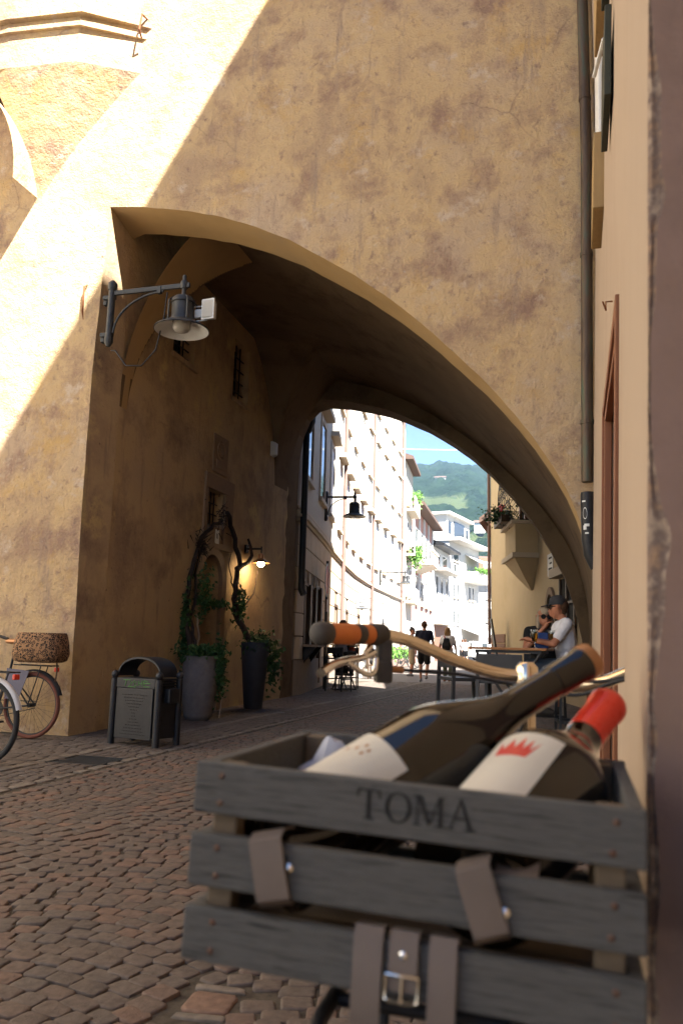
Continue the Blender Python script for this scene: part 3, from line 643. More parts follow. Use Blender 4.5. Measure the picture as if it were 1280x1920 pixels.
# upper windows: frame, pane, hood and sill
def pwin(s, z0, z1, hood, wd=.95):
    f = MB(); a, b = s - wd / 2, s + wd / 2
    strip(f, a - .14, a, z0, z1 + .14, -.05, .035); strip(f, b, b + .14, z0, z1 + .14, -.05, .035); strip(f, a, b, z1, z1 + .14, -.05, .033)
    o = mk('window', f, trim_m if s < 7 else cream_m, pal)
    mk('pane', strip(MB(), a, b, z0, z1, -.1, .006), glass_m if s < 7 else greyw_m, o)
    mk('sill', strip(MB(), a - .14, b + .14, z0 - .10, z0, -.05, .09), trim_m, o)
    if hood: mk('hood', strip(MB(), a - .16, b + .16, z1 + .24, z1 + .38, -.05, hood), trim_m, o)
ss = 1.95
while ss < STOT - 1:
    pwin(ss, 4.72, 6.72, .24); pwin(ss, 8.7, 10.5, .13); 
    if ss > 6: pwin(ss, 12.3, 13.5, 0)
    ss += 2.55
for k, y in enumerate((24.9, 35.0, 45.2)):
    s = s_of_y(y); p = MB().tube([pt(s, .12, PH + .1), pt(s, .12, 3.2), pt(s, .12, .5)], .06 if k < 2 else .07, 12)
    d = mk('rain_pipe', p, redpipe_m, smooth=60); tag(d, 'rose painted downpipe ' + ('on the palazzo nearest the round sign' if k == 0 else 'midway along the sunlit palazzo wall' if k == 1 else 'at the far end of the palazzo wall'), 'drainpipe')
# black downpipe at the corner
d = thing('black_drainpipe', 'black iron drainpipe where the archway meets the palazzo', 'drainpipe', (-5.5, 15.9, 0))
mk('pipe', MB().tube([(-5.50, 15.95, 9), (-5.50, 15.95, 2.3)], .07, 12).tube([(-5.50, 15.95, 2.34), (-5.50, 15.95, 2.2), (-5.44, 15.95, 2.08)], .075, 10), black_m, d, smooth=50)
mk('hopper', MB().lathe([(.08, 5.6), (.17, 5.85), (.18, 6.1)], 12, (-5.48, 15.95, 0)), black_m, d)

# ================================================================== far houses along the bend
def far_house(name, label, p, q, H, wall_m, floors, roof='flat', overhang=.5, depth=7, frame_m=None, sill=True, roof_m=None):
    """p, q: foot of the street front from left to right as seen; floors: (z0, z1, list of (t0, t1))"""
    p, q = Vector(p), Vector(q); t = (q - p).normalized(); L_ = (q - p).length; n = Vector((t.y, -t.x)); root = thing(name, label, 'building', (*((p + q) / 2), 0))
    def at(d, e, z): v = p + t * d + n * e; return (v.x, v.y, z)
    def blk(d0, d1, e0, e1, z0, z1): return MB().prism([at(d0, e0, z0), at(d1, e0, z0), at(d1, e1, z0), at(d0, e1, z0)], (0, 0, z1 - z0))
    mk('wall', blk(0, L_, -depth, 0, 0, H), wall_m, root)
    if roof == 'flat': mk('roof', blk(-.1, L_ + .1, -depth, overhang, H, H + .3), roof_m, root)
    else:
        mk('roof', MB().prism([at(-.3, overhang, H - .15), at(-.3, overhang, H + .05), at(-.3, -depth / 2, H + roof), at(-.3, -depth, H + .1)], (Vector(at(L_ + .3, 0, 0)) - Vector(at(-.3, 0, 0)))), roof_m, root)
    for z0, z1, cols_ in floors:
        for a, b in cols_:
            d0, d1 = a * L_, b * L_
            f = MB()
            for (u0, u1, v0, v1) in ((d0, d0 + .1, z0, z1), (d1 - .1, d1, z0, z1), (d0 + .1, d1 - .1, z1 - .1, z1)):
                f.prism([at(u0, -.02, v0), at(u1, -.02, v0), at(u1, .05, v0), at(u0, .05, v0)], (0, 0, v1 - v0))
            o = mk('window', f, frame_m or greyw_m, root)
            mk('pane', blk(d0 + .1, d1 - .1, -.05, .015, z0, z1 - .1), glass_m, o)
            if sill: mk('sill', blk(d0 - .08, d1 + .08, -.02, .16, z0 - .1, z0), trim_m, o)
    return root, at, blk, L_
tile_m = M('brown_roof_tiles', (.085, .055, .045), (.13, .085, .065), scale=10, rough=.9)
white_m = M('white_render', (.44, .43, .40), (.50, .485, .45), scale=1, rough=.9, pos=True)
pink_m = M('pink_render', (.40, .20, .155), (.44, .235, .18), scale=1.5, rough=.9, pos=True)
grey_m = M('pale_grey_render', (.44, .44, .43), (.5, .5, .48), scale=1.5, rough=.9, pos=True)
brown_m = M('brown_timber_cladding', (.16, .08, .05), (.22, .12, .08), scale=6, rough=.8, pos=True, stretch=(1, 1, 6))
bal_m = M('balcony_stone', (.60, .54, .44), (.66, .6, .5), scale=6, rough=.85)
r, at, blk, L_ = far_house('narrow_house', 'narrow cream house with stacked balconies and hanging greenery', (-9.75, 47.2), (-10.2, 51.8), 12.6, cream_m, [(1, 2.6, [(.15, .35), (.55, .8)]), (4.2, 6.0, [(.15, .35), (.6, .8)]), (7.0, 8.8, [(.15, .35), (.6, .8)]), (9.8, 11.4, [(.15, .35), (.6, .8)])], roof=1.5, overhang=.5, roof_m=tile_m)
for z in (3.7, 6.6, 9.4):
    b = mk('balcony', blk(.6, 4.0, 0, .55, z, z + .14), bal_m, r)
    mk('balcony_rail', blk(.6, 4.0, .50, .55, z + .14, z + .95), grey_m if z != 9.4 else bal_m, b)
def leaves(n, centre, rad, size, rg, droop=0):
    mb = MB()
    for _ in range(n):
        v = Vector((rg.gauss(0, .5) * rad[0], rg.gauss(0, .5) * rad[1], rg.gauss(0, .5) * rad[2])); c = Vector(centre) + v
        if droop: c.z -= droop * rg.random() ** 2
        a = Vector((rg.uniform(-1, 1), rg.uniform(-1, 1), rg.uniform(-1, 1))).normalized(); b = a.orthogonal().normalized(); k = size * rg.uniform(.6, 1.4); nn = a.cross(b)
        mb.add([c - a * k, c + b * k * .5 + nn * k * .12, c + a * k, c - b * k * .5 + nn * k * .12], [(0, 1, 2, 3)])
    return mb
lrg = random.Random(21)
tag(mk('balcony_plant', leaves(500, at(1.5, .55, 7.0), (.45, .9, .35), .10, lrg, 1.0), leaf2_m, r), kind='stuff')
tag(mk('balcony_plant', leaves(220, at(2.5, .5, 10.5), (.35, .6, .4), .10, lrg), leaf2_m, r), kind='stuff')
r, at, blk, L_ = far_house('pink_house', 'pink house with white pilasters and a stone balcony', (-10.2, 52), (-10.9, 64), 10.6, pink_m, [(z, z + 1.9, [(a, a + .13) for a in (.08, .32, .56, .78)]) for z in (1.0, 4.0, 7.3)], roof=1.8, overhang=.8, roof_m=tile_m)
for k in range(5): mk('pilaster', blk(k * L_ / 4.35, k * L_ / 4.35 + .7, 0, .08, 0, 10.4), white_m, r)
b = mk('balcony', blk(.6, 4.4, 0, 1.3, 6.55, 6.85), bal_m, r)
for k in range(9): mk('baluster', MB().lathe([(.05, 0), (.09, .25), (.05, .5), (.06, .6)], 8, at(.8 + k * .42, 1.2, 6.85)), bal_m, b)
mk('balcony_rail', blk(.6, 4.4, 1.1, 1.3, 7.45, 7.58), bal_m, b); mk('balcony_corbel', MB().prism([at(.8, 0, 6.55), at(.8, 1.2, 6.55), at(.8, 0, 6.1)], Vector(at(3.9, 0, 0)) - Vector(at(.8, 0, 0))), bal_m, b)
r, at, blk, L_ = far_house('grey_house', 'pale grey house with tall narrow windows under a dark roof', (-10.9, 64.2), (-10.55, 70.6), 9.4, grey_m, [(3.6, 7.0, [(.12, .3), (.42, .6), (.74, .92)]), (7.6, 8.9, [(.15, .4), (.55, .85)])], roof=1.4, overhang=1.0, roof_m=black_m)
mk('balcony', blk(.2, 6.2, 0, 1.1, 7.3, 7.5), white_m, r); mk('passage_door', blk(.6, 5.6, -.1, .06, 0, 2.9), brown_m, r); mk('canopy', blk(.3, 5.9, 0, .7, 2.95, 3.2), bal_m, r)
r, at, blk, L_ = far_house('white_apartment_house', 'white apartment block with a glazed penthouse and planted balcony', (-10.6, 70.9), (-8.95, 79.6), 10.6, white_m, [(z, z + 1.3, [(.12, .2), (.24, .32), (.62, .70), (.74, .82)]) for z in (3.2, 5.6)] + [(7.6, 8.7, [(.12, .22)]), (8.9, 10.0, [(.12, .3)])], roof='flat', overhang=1.1, roof_m=white_m, sill=True)
pw = mk('penthouse', blk(1.6, 8.4, -5, -.8, 10.9, 13.3), white_m, r); mk('penthouse_window', blk(3.6, 6.6, -.82, -.74, 11.1, 12.9), glass_m, pw); mk('penthouse_window', blk(2.0, 2.8, -.82, -.74, 11.6, 12.7), glass_m, pw); mk('penthouse_window', blk(7.2, 7.9, -.82, -.74, 11.3, 12.6), glass_m, pw); mk('penthouse_roof', blk(1.3, 8.7, -5.2, -.4, 13.3, 13.55), white_m, pw)
b = mk('balcony', blk(4.2, 8.5, 0, 1.2, 7.2, 8.2), white_m, r); tag(mk('balcony_plant', leaves(420, at(6.4, 1.1, 8.35), (.6, 2.0, .22), .13, lrg), leaf2_m, b), kind='stuff'); mk('balcony_awning', MB().prism([at(4.6, 0, 9.9), at(4.6, 0, 9.8), at(4.6, 1.3, 9.1), at(4.6, 1.3, 9.2)], Vector(at(8.4, 0, 0)) - Vector(at(4.6, 0, 0))), whitem_m, b)
r, at, blk, L_ = far_house('far_white_house', 'far white house with a brown timber attic floor', (-9.6, 85), (-1.5, 88.5), 9.0, white_m, [(z, z + 1.4, [(.1, .18), (.28, .36), (.5, .58), (.7, .78)]) for z in (1.2, 3.9, 6.3)], roof=2.2, overhang=1.4, roof_m=tile_m)
mk('attic', blk(.0, L_, -6, .25, 9.0, 10.6), brown_m, r)
for k in range(4): mk('attic_window', blk(.5 + k * 2, 1.3 + k * 2, .2, .3, 9.4, 10.2), whitem_m, r)
for (z0, p0, p1) in ((2.7, (-10.4, 73.5), (-8.9, 80)),):
    a_ = tag(mk('shop_awning', MB().prism([(-10.0, 74.2, 3.0), (-10.0, 74.2, 2.9), (-7.6, 73.7, 2.05), (-7.6, 73.7, 2.15)], (1.35, 6.5, 0)), whitem_m), 'white sloping shop awning at the foot of the apartment block', 'awning')
# ================================================================== the yellow house on the right beyond the archway
yh = thing('yellow_house', 'pale yellow house with a caged oriel window and flower box', 'building', (-1.2, 21, 0))
A, B_, C_ = Vector((.22, 15.67)), Vector((-1.98, 24.9)), Vector((-2.62, 26.9))
yt = (B_ - A).normalized(); yn = Vector((-yt.y, yt.x))
def yp(d, e, z): v = A + yt * d + yn * e; return Vector((v.x, v.y, z))
def yblk(d0, d1, e0, e1, z0, z1): return MB().prism([yp(d0, e0, z0), yp(d1, e0, z0), yp(d1, e1, z0), yp(d0, e1, z0)], (0, 0, z1 - z0))
mk('wall', MB().prism([(*A, 0), (*B_, 0), (*C_, 0), (4, 28.5, 0), (5, 15.67, 0)], (0, 0, 7.6)), yellow_m, yh)
mk('roof', MB().prism([(.1, 15.68, 7.6), (-2.2, 24.9, 7.6), (-2.8, 27.1, 7.6), (4, 28.7, 7.6), (5, 15.68, 7.6)], (0, 0, .25)), tile_m, yh)
# oriel: corbel, body, cage, flower box
orl = mk('oriel', yblk(4.4, 6.0, -.05, .55, 3.35, 4.12), yellow_m, yh)
mk('oriel_corbel', MB().rings([[yp(4.4, 0, 3.3), yp(6.0, 0, 3.3), yp(6.0, .58, 3.3), yp(4.4, .58, 3.3)], [yp(4.8, 0, 2.9), yp(5.7, 0, 2.9), yp(5.7, .3, 2.9), yp(4.8, .3, 2.9)], [yp(5.1, 0, 2.55), yp(5.3, 0, 2.55), yp(5.3, .05, 2.55), yp(5.1, .05, 2.55)]]), yellow_m, orl)
mk('oriel_moulding', yblk(4.3, 6.1, -.05, .64, 3.28, 3.40), trim_m, orl); mk('oriel_sill', yblk(4.3, 6.1, -.05, .66, 4.12, 4.20), trim_m, orl)
mk('oriel_window', yblk(4.5, 5.9, -.05, .12, 4.2, 5.7), glass_m, orl)
for d in (4.45, 5.2, 5.95): mk('oriel_post', yblk(d - .07, d + .07, .0, .18, 4.2, 5.8), framewood_m, orl)
g = MB(); ir = lambda d, e, z: yp(d, e, z)
def bulge(z): return .62 + .10 * math.sin(max(0, min(1, (z - 4.2) / 1.55)) * math.pi)
def cage_face(f0, n_, g):
    for k in range(n_ + 1):
        for s1 in (1, -1):
            pts = []
            for i in range(13):
                z = 4.2 + 1.55 * i / 12; t = k / n_ + s1 * .16 * math.sin(i / 12 * 4 * math.pi); t = min(1, max(0, t)); pts.append(f0(t, z))
            g.tube(pts, .009, 5)
cage_face(lambda t, z: yp(4.35 + 1.7 * t, bulge(z), z), 7, g); cage_face(lambda t, z: yp(4.33, bulge(z) * t, z), 3, g); cage_face(lambda t, z: yp(6.07, bulge(z) * t, z), 3, g)
for z in (4.22, 4.7, 5.3, 5.75): g.tube([yp(4.33, 0, z), yp(4.33, bulge(z), z), yp(6.07, bulge(z), z), yp(6.07, 0, z)], .012, 5)
mk('window_cage', g, black_m, orl)
fb = mk('flower_box', yblk(4.6, 5.9, .66, .86, 4.2, 4.38), darkwood_m, orl); tag(mk('foliage', leaves(700, yp(5.25, .78, 4.46), (.35, .75, .16), .045, lrg, .15), leaf_m, fb), kind='stuff')
fl = MB()
for _ in range(26): fl.ball(yp(5.25 + lrg.uniform(-.6, .6), .78 + lrg.uniform(-.1, .14), 4.5 + lrg.uniform(-.03, .16)), .03, 6)
tag(mk('red_flowers', fl, redcap_m, fb), kind='stuff')
# arched doorway, window, name plate
dw = MB(); da = [yp(2.55, .01, 0)] + [yp(2.95 - .40 * math.cos(a), .01, 1.75 + .55 * math.sin(a)) for a in [math.pi * k / 12 for k in range(13)]] + [yp(3.35, .01, 0)]
dw.prism(da, Vector((-yn.x * .3, -yn.y * .3, 0))); dr = mk('doorway', dw, hole_m, yh)
f = MB()
for k in range(12):
    a, b = math.pi * k / 12, math.pi * (k + 1) / 12
    q = lambda a_, r_: yp(2.95 - r_ * .40 * math.cos(a_), .06, 1.75 + r_ * .55 * math.sin(a_))
    f.prism([q(a, 1.0), q(b, 1.0), q(b, 1.3), q(a, 1.3)], Vector((-yn.x * .08, -yn.y * .08, 0)))
for d in (2.42, 3.35): f.prism([yp(d, .06, 0), yp(d + .12, .06, 0), yp(d + .12, -.02, 0), yp(d, -.02, 0)], (0, 0, 1.75))
mk('stone_arch', f, stone_m, dr)
wn = mk('window', yblk(.7, 2.0, -.1, .012, 1.0, 2.55), hole_m, yh)
f = MB()
for d in (.7, 1.33, 1.94): f.prism([yp(d, .0, 1.0), yp(d + .07, .0, 1.0), yp(d + .07, .05, 1.0), yp(d, .05, 1.0)], (0, 0, 1.55))
for z in (1.5, 2.0): f.prism([yp(.7, 0, z), yp(2.0, 0, z), yp(2.0, .05, z), yp(.7, .05, z)], (0, 0, .05))
mk('window_frame', f, darkwood_m, wn); mk('window_hood', yblk(.5, 2.2, 0, .22, 2.58, 2.76), trim_m, wn)
for d in (3.9, 4.6): mk('wall_slot', yblk(d, d + .22, -.1, .01, .3, 1.9), stone_m, yh)
np_ = mk('name_plate', yblk(2.7, 3.25, .0, .02, 2.72, 3.22), whitem_m, yh)
f = MB()
for z, k in ((3.10, .8), (2.98, .6), (2.86, .9)): f.prism([yp(2.78, .021, z), yp(2.78 + .4 * k, .021, z), yp(2.78 + .4 * k, .023, z), yp(2.78, .023, z)], (0, 0, .04))
tag(mk('print', f, ink_m, np_), kind='stuff')
ct = (C_ - B_).normalized(); cn = Vector((-ct.y, ct.x)); cp = lambda d, e, z: (B_.x + ct.x * d + cn.x * e, B_.y + ct.y * d + cn.y * e, z)
for k in range(5): mk('plank', MB().prism([cp(.1, .03, .1), cp(2.0, .03, .1), cp(2.0, .0, .1), cp(.1, .0, .1)], (0, 0, .26)).xf(Matrix.Translation((0, 0, .29 * k))), brown_m, yh)
mk('corner_pipe', MB().tube([(C_.x - .06, C_.y, 7.6), (C_.x - .06, C_.y, 1.2)], .05, 8), redpipe_m, yh)
gb = thing('gabled_house', 'distant house showing only a pink gable eave beyond the yellow house', 'building', (-1.5, 31, 0))
mk('wall', MB().b2((-2.7, 30, 0), (3, 36, 5.6)), pink_m, gb)
mk('roof', MB().prism([(-3.35, 30.0, 5.75), (-3.35, 30.0, 5.95), (-.2, 30, 8.2), (3.2, 30, 5.9), (-.2, 30, 7.9)], (0, 6, 0)), tile_m, gb)
mk('gable', MB().prism([(-3.0, 30.02, 5.75), (-.2, 30.02, 7.85), (3, 30.02, 5.7), (-2.4, 30.02, 5.0)], (0, 5.9, 0)), pink_m, gb)

# ================================================================== hillside
def ridge(x):
    return interp(x, [(-420, 236), (-247, 226), (-205, 219), (-183, 213), (-170, 206), (-155, 203), (-132, 206), (-109, 202), (-86, 196), (-40, 176), (60, 160), (260, 150)])
nx, ny = 300, 220; X = np.linspace(-420, 260, nx); Y = np.linspace(230, 1010, ny); vs_ = []; vine = []
for y in Y:
    t = (y - 230) / 640
    for x in X:
        xr = x * 880 / y if y < 900 else x
        h = ridge(xr) * min(1.0, (t ** .85)) if t < 1.03 else ridge(xr) * (1 - (t - 1.03) * .5)
        vx, vy = xr, h
        e = 0
        v = 1.0 if ((-165 + 5 * noise.noise((h * .1, 0, 0)) < xr < -112 + 6 * noise.noise((h * .1, 4, 0)) and 80 + 3 * noise.noise((xr * .05, 2, 0)) < h < 100 + 4 * noise.noise((xr * .06, 8, 0))) or (-135 < xr < -92 and 50 < h < 57 + 3 * noise.noise((xr * .07, 7, 0)))) else 0
        if not v: e = 4.5 * (noise.noise((x * .11, y * .11, 0)) + .6 * noise.noise((x * .3, y * .3, 3)) + .5 * noise.noise((x * .03, y * .03, 5)) * 2)
        else: e = -3
        vs_.append((x, y, h * 1.0 + e)); vine.append(v)
mb = MB(); mb.add(vs_, [(j * nx + i, j * nx + i + 1, (j + 1) * nx + i + 1, (j + 1) * nx + i) for j in range(ny - 1) for i in range(nx - 1)])
forest_m = M('forest_hillside', (.004, .011, .007), (.010, .022, .012), (.018, .034, .017), scale=.09, rough=.95, spec=.05, pos=True, detail=10, bump=1, bscale=.35, dist=2.5, contrast=.2)
n_ = forest_m.node_tree; bs = n_.nodes['Principled BSDF']; src = bs.inputs['Base Color'].links[0].from_socket
at_ = n_.nodes.new('ShaderNodeAttribute'); at_.attribute_name = 'vine'; mx = n_.nodes.new('ShaderNodeMix'); mx.data_type = 'RGBA'
wv = n_.nodes.new('ShaderNodeTexWave'); wv.inputs['Scale'].default_value = .12; wv.inputs['Distortion'].default_value = 3; wv.bands_direction = 'Y'
g_ = n_.nodes.new('ShaderNodeNewGeometry'); n_.links.new(g_.outputs['Position'], wv.inputs[0]); rp = n_.nodes.new('ShaderNodeValToRGB'); rp.color_ramp.elements[0].color = (.035, .055, .022, 1); rp.color_ramp.elements[1].color = (.075, .088, .042, 1); n_.links.new(wv.outputs['Fac'], rp.inputs[0])
n_.links.new(at_.outputs['Fac'], mx.inputs[0]); n_.links.new(src, mx.inputs[6]); n_.links.new(rp.outputs[0], mx.inputs[7]); n_.links.new(mx.outputs[2], bs.inputs['Base Color'])
hill = mk('hill', mb, forest_m, smooth=179); tag(hill, kind='structure')
a_ = hill.data.attributes.new('vine', 'FLOAT', 'POINT'); a_.data.foreach_set('value', vine)
def hillz(x, y):
    t = (y - 230) / 640; return ridge(x * 880 / y) * min(1, t ** .85)
for (x, y, lab) in ((-94, 583, 'white hillside villa above the pale vineyard terraces'), (-40, 375, 'small white farmhouse low on the wooded hillside')):
    z = hillz(x, y); hh = thing('hill_house', lab, 'house', (x, y, z - 2))
    mk('wall', MB().box((0, 0, 3), (8, 4, 5)), white_m, hh, local=True); mk('roof', MB().prism([(-4.4, -2.6, 5.5), (-4.4, 2.6, 5.5), (-4.4, 0, 7)], (8.8, 0, 0)), tile_m, hh, local=True)
# ================================================================== things on the walls
def wall_lantern(name, label, x, y, z, L_=1.05, rz=0, light=False, group=None):
    """bell-shaped street lantern; bracket foot at the origin, arm along +x"""
    t = thing(name, label, 'lamp', (x, y, z), group, rz)
    mk('bracket_post', MB().tube([(0, 0, -.35), (0, 0, .35)], .042, 12).lathe([(.05, .28), (.055, .3), (.055, .36), (.02, .40)], 12).lathe([(.05, -.30), (.052, -.36), (.025, -.41)], 12), iron_m, t, local=True, smooth=50)
    for z_ in (.22, -.24): mk('wall_fixing', MB().box((-.07, .06, z_), (.16, .05, .05)).box((-.13, .09, z_ - .03), (.05, .06, .10)), iron_m, t, local=True, bev=.006)
    mk('arm', MB().box((L_ / 2, 0, .24), (L_, .035, .055)).box((L_ * .62, 0, .215), (.05, .05, .08)), iron_m, t, local=True, bev=.005)
    mk('scroll', MB().tube([(.05 + .62 * L_ * (1 - math.cos(a)), 0, -.25 + .45 * math.sin(a)) for a in [math.pi / 2 * k / 12 for k in range(13)]], .014, 8), iron_m, t, local=True, smooth=60)
    x0 = L_ * .93; sh0 = len(bpy.data.objects)
    mk('hanger', MB().tube([(x0, 0, .36), (x0, 0, .08)], .024, 8).lathe([(.04, .2), (.045, .24), (.045, .28), (.03, .3)], 10, (x0, 0, 0)), iron_m, t, local=True, smooth=50)
    mk('housing', MB().lathe([(.03, .10), (.12, .08), (.155, .02), (.155, -.02), (.14, -.03), (.14, -.27), (.165, -.30), (.165, -.33)], 24, (x0, 0, 0), cap=False), iron_m, t, local=True, smooth=40)
    for k in range(4):
        a = math.pi / 4 + k * math.pi / 2; c, s = math.cos(a), math.sin(a)
        mk('cage_bar', MB().tube([(x0 + .12 * c, .12 * s, .07), (x0 + .185 * c, .185 * s, .0), (x0 + .185 * c, .185 * s, -.34)], .013, 6), iron_m, t, local=True)
    sh = mk('shade', MB().lathe([(.14, -.31), (.20, -.35), (.29, -.41), (.35, -.46), (.352, -.475), (.345, -.475), (.28, -.43), (.19, -.37), (.13, -.335)], 32, (x0, 0, 0), cap=False), iron_m, t, local=True, smooth=50)
    mk('shade_lining', MB().lathe([(.12, -.338), (.19, -.376), (.28, -.436), (.343, -.480)], 32, (x0, 0, 0), cap=False), whitem_m, sh, local=True, smooth=60)
    mk('lamp_glass', MB().lathe([(.11, -.34), (.115, -.44), (.09, -.485), (.02, -.50)], 20, (x0, 0, 0)), frost_m, sh, local=True, smooth=50)
    for o in t.children:
        if o.name.split('.')[0] in ('housing', 'cage_bar', 'shade'): o.scale = (.88, .88, .70); o.location = (x0 * .12, 0, .035)
    return t
lam = wall_lantern('wall_lantern', 'dark grey bell lantern on a bracket at the archway jamb', -5.10, 7.66, 4.80, 1.0)
mk('cable', MB().tube([(-.02, .1, -.42), (.1, .0, -.47), (.25, 0, -.66), (.45, 0, -.68), (.62, 0, -.5), (.70, 0, -.1), (.72, 0, .18)], .009, 6), black_m, lam, local=True, smooth=60)
fl = thing('floodlight', 'small white floodlight fixed behind the bell lantern', 'floodlight', (-3.86, 7.72, 4.73))
mk('lamp_head', MB().rings([[(-.10, -.07, -.15), (.10, -.09, -.15), (.10, -.09, .15), (-.10, -.07, .15)], [(-.06, .04, -.11), (.07, .05, -.11), (.07, .05, .11), (-.06, .04, .11)]]), whitem_m, fl, local=True, bev=.008)
mk('lamp_glass', MB().box((.0, -.088, 0), (.15, .01, .24)), frost_m, fl, local=True); mk('junction_box', MB().box((-.18, .02, -.02), (.10, .06, .12)), whitem_m, fl, local=True, bev=.005)
fl.scale = (.82, .82, .82)
mk('bracket', MB().tube([(-.35, .02, .09), (-.05, .02, .09)], .008, 6).tube([(-.35, .02, -.12), (-.05, .02, -.12)], .008, 6), whitem_m, fl, local=True)
p, t_, n_ = along(s_of_y(20.1))
wall_lantern('street_lantern', 'black bell lantern on a bracket against the sunlit palazzo', p.x + .05, p.y - .05, 4.72, .82, rz=.12)
p, t_, n_ = along(s_of_y(38.0))
wall_lantern('street_lantern', 'small grey bell lantern far along the palazzo wall', p.x + .05, p.y, 4.4, 1.3, rz=.2)
# warm little lamp by the door
x = xw(12.85); lm = thing('door_lamp', 'small lit copper lamp beside the vine covered doorway', 'lamp', (x, 12.85, 2.45))
mk('arm', MB().box((.02, 0, .22), (.04, .10, .14)).tube([(.0, 0, .22), (.30, 0, .22)], .018, 8).tube([(.30, 0, .26), (.30, 0, .10)], .014, 8), black_m, lm, local=True)
mk('shade', MB().lathe([(.02, .14), (.05, .12), (.05, .05), (.15, -.02), (.155, -.03), (.14, -.025), (.04, .04)], 20, (.30, 0, 0), cap=False), copper_m, lm, local=True, smooth=50)
mk('bulb', MB().ball((.30, 0, -.035), .062, 12), bulb_m, lm, local=True, smooth=179)
ld = bpy.data.lights.new('door_lamp_light', 'POINT'); ld.energy = .5; ld.color = (1, .68, .36); ld.shadow_soft_size = .05; lo = bpy.data.objects.new('door_lamp_light', ld); col.objects.link(lo); lo.parent = lm; lo.location = (.30, 0, -.13)
x = xw(14.0); o = mk('sensor_box', MB().rings([[(x, 13.9, 4.6), (x, 14.1, 4.6), (x, 14.1, 4.9), (x, 13.9, 4.9)], [(x + .1, 13.93, 4.63), (x + .1, 14.07, 4.63), (x + .1, 14.07, 4.87), (x + .1, 13.93, 4.87)]]), greyw_m, bev=.02, seg=3)
tag(o, 'small pale plastic box high on the passage wall', 'sensor box')
o = mk('house_number', MB().b2((xw(11.6) + .062, 11.36, 2.58), (xw(11.6) + .075, 11.5, 2.80)), whitem_m); tag(o, 'little white enamel number plate above the arched doorway', 'number plate')
mk('print', MB().b2((xw(11.6) + .0755, 11.40, 2.66), (xw(11.6) + .0765, 11.42, 2.74)).b2((xw(11.6) + .0755, 11.44, 2.66), (xw(11.6) + .0765, 11.455, 2.74)), ink_m, o).__setitem__('kind', 'stuff')
# round traffic sign seen nearly edge on
p, t_, n_ = along(s_of_y(19.6)); rs_ = thing('round_sign', 'round street sign seen edge on before the bar windows', 'sign', (p.x + .42, p.y - .8, 0))
mk('pole', MB().tube([(0, 0, 0), (0, 0, 3.1)], .035, 10), iron_m, rs_, local=True)
mk('sign_disc', MB().lathe([(.40, -.008), (.42, 0), (.40, .008)], 28, (.02, -.05, 2.62), (.985, .17, 0)), greyw_m, rs_, local=True); mk('sign_face', MB().lathe([(.36, .009), (.36, .012)], 28, (.02, -.05, 2.62), (.985, .17, 0)), M('sign_red', (.5, .12, .1), rough=.5), rs_, local=True)
mk('lower_sign', MB().box((.03, -.04, 2.0), (.03, .42, .3), .2), framewood_m, rs_, local=True)
# grey info board on a pole
ib = thing('info_board', 'grey box sign with white pictograms on a slim pole', 'sign', (-6.93, 26.45, 0))
mk('pole', MB().tube([(0, 0, 0), (0, 0, 2.3)], .05, 10), greyw_m, ib, local=True); bx = mk('sign_box', MB().box((0, 0, 2.55), (.42, .18, .52), .25), M('grey_sign', (.16, .17, .19), rough=.5), ib, local=True, bev=.03)
for z_, wd_ in ((2.68, .13), (2.55, .16), (2.42, .16)): mk('pictogram', MB().box((.06, -.095, z_), (wd_, .01, .07), .25), whitem_m, bx, local=True)
# wire across the street
wr_ = mk('overhead_wire', MB().tube([(-9.3, 41, 11.6), (-6, 41.2, 11.45), (-2.5, 41.5, 11.42), (3, 42, 11.6)], .018, 5), greyw_m); tag(wr_, 'thin pale wire stretched across the street', 'wire')

# ================================================================== litter bin
bn = thing('litter_bin', 'anthracite steel litter bin with arched lid and green scrawl', 'litter bin', (-4.26, 7.56, 0), rz=math.atan2(-.144, .629))
W2, D2 = .30, .155
for sx, sy in ((-1, -1), (1, -1), (1, 1), (-1, 1)):
    lg = mk('post', MB().tube([(sx * W2, sy * D2, 0), (sx * W2, sy * D2, .66)], .036, 14), binm_m, bn, local=True, smooth=50); mk('ball_finial', MB().ball((sx * W2, sy * D2, .695), .042, 12), binm_m, lg, local=True, smooth=179)
mk('body', MB().box((0, 0, .36), (.52, .26, .56)), hole_m, bn, local=True)
pn = mk('front_panel', MB().box((0, -D2 - .012, .315), (.49, .016, .50)), binm_m, bn, local=True, bev=.005)
hs = MB()
for r_ in range(14):
    wd_ = abs(r_ - 6.5) / 6.5; nh = int(2 + wd_ * 15); z_ = .50 - r_ * .030
    for k in range(nh): hs.box(((k - (nh - 1) / 2) * .0205, -D2 - .0205, z_), (.009, .003, .007))
tag(mk('perforation', hs, hole_m, pn, local=True), kind='stuff')
hd = mk('header_panel', MB().box((0, -D2 - .004, .615), (.52, .018, .095)), binm_m, bn, local=True, bev=.004)
green_m = M('green_spray_paint', (.10, .32, .07), rough=.8)
gm = MB(); gy = -D2 - .0155
for ln in ([(-.17, .03), (-.07, .03)], [(-.12, .03), (-.14, -.03)], [(-.075, .02), (-.05, .0), (-.01, .03)], [(-.05, 0), (-.09, -.035)], [(.02, .015), (-.01, .01), (-.01, -.02), (.02, -.02)], [(.045, .025), (.04, -.025)], [(.04, 0), (.085, 0)], [(.09, .03), (.085, -.025)], [(.115, .03), (.11, -.03), (.19, -.03)], [(.115, .03), (.17, .02)], [(.11, 0), (.20, .005)], [(-.10, -.04), (-.02, -.035), (.0, -.042)]):
    gm.tube([(a, gy, .615 + b) for a, b in ln], .0028, 5)
tag(mk('graffiti', gm, green_m, hd, local=True), kind='stuff')
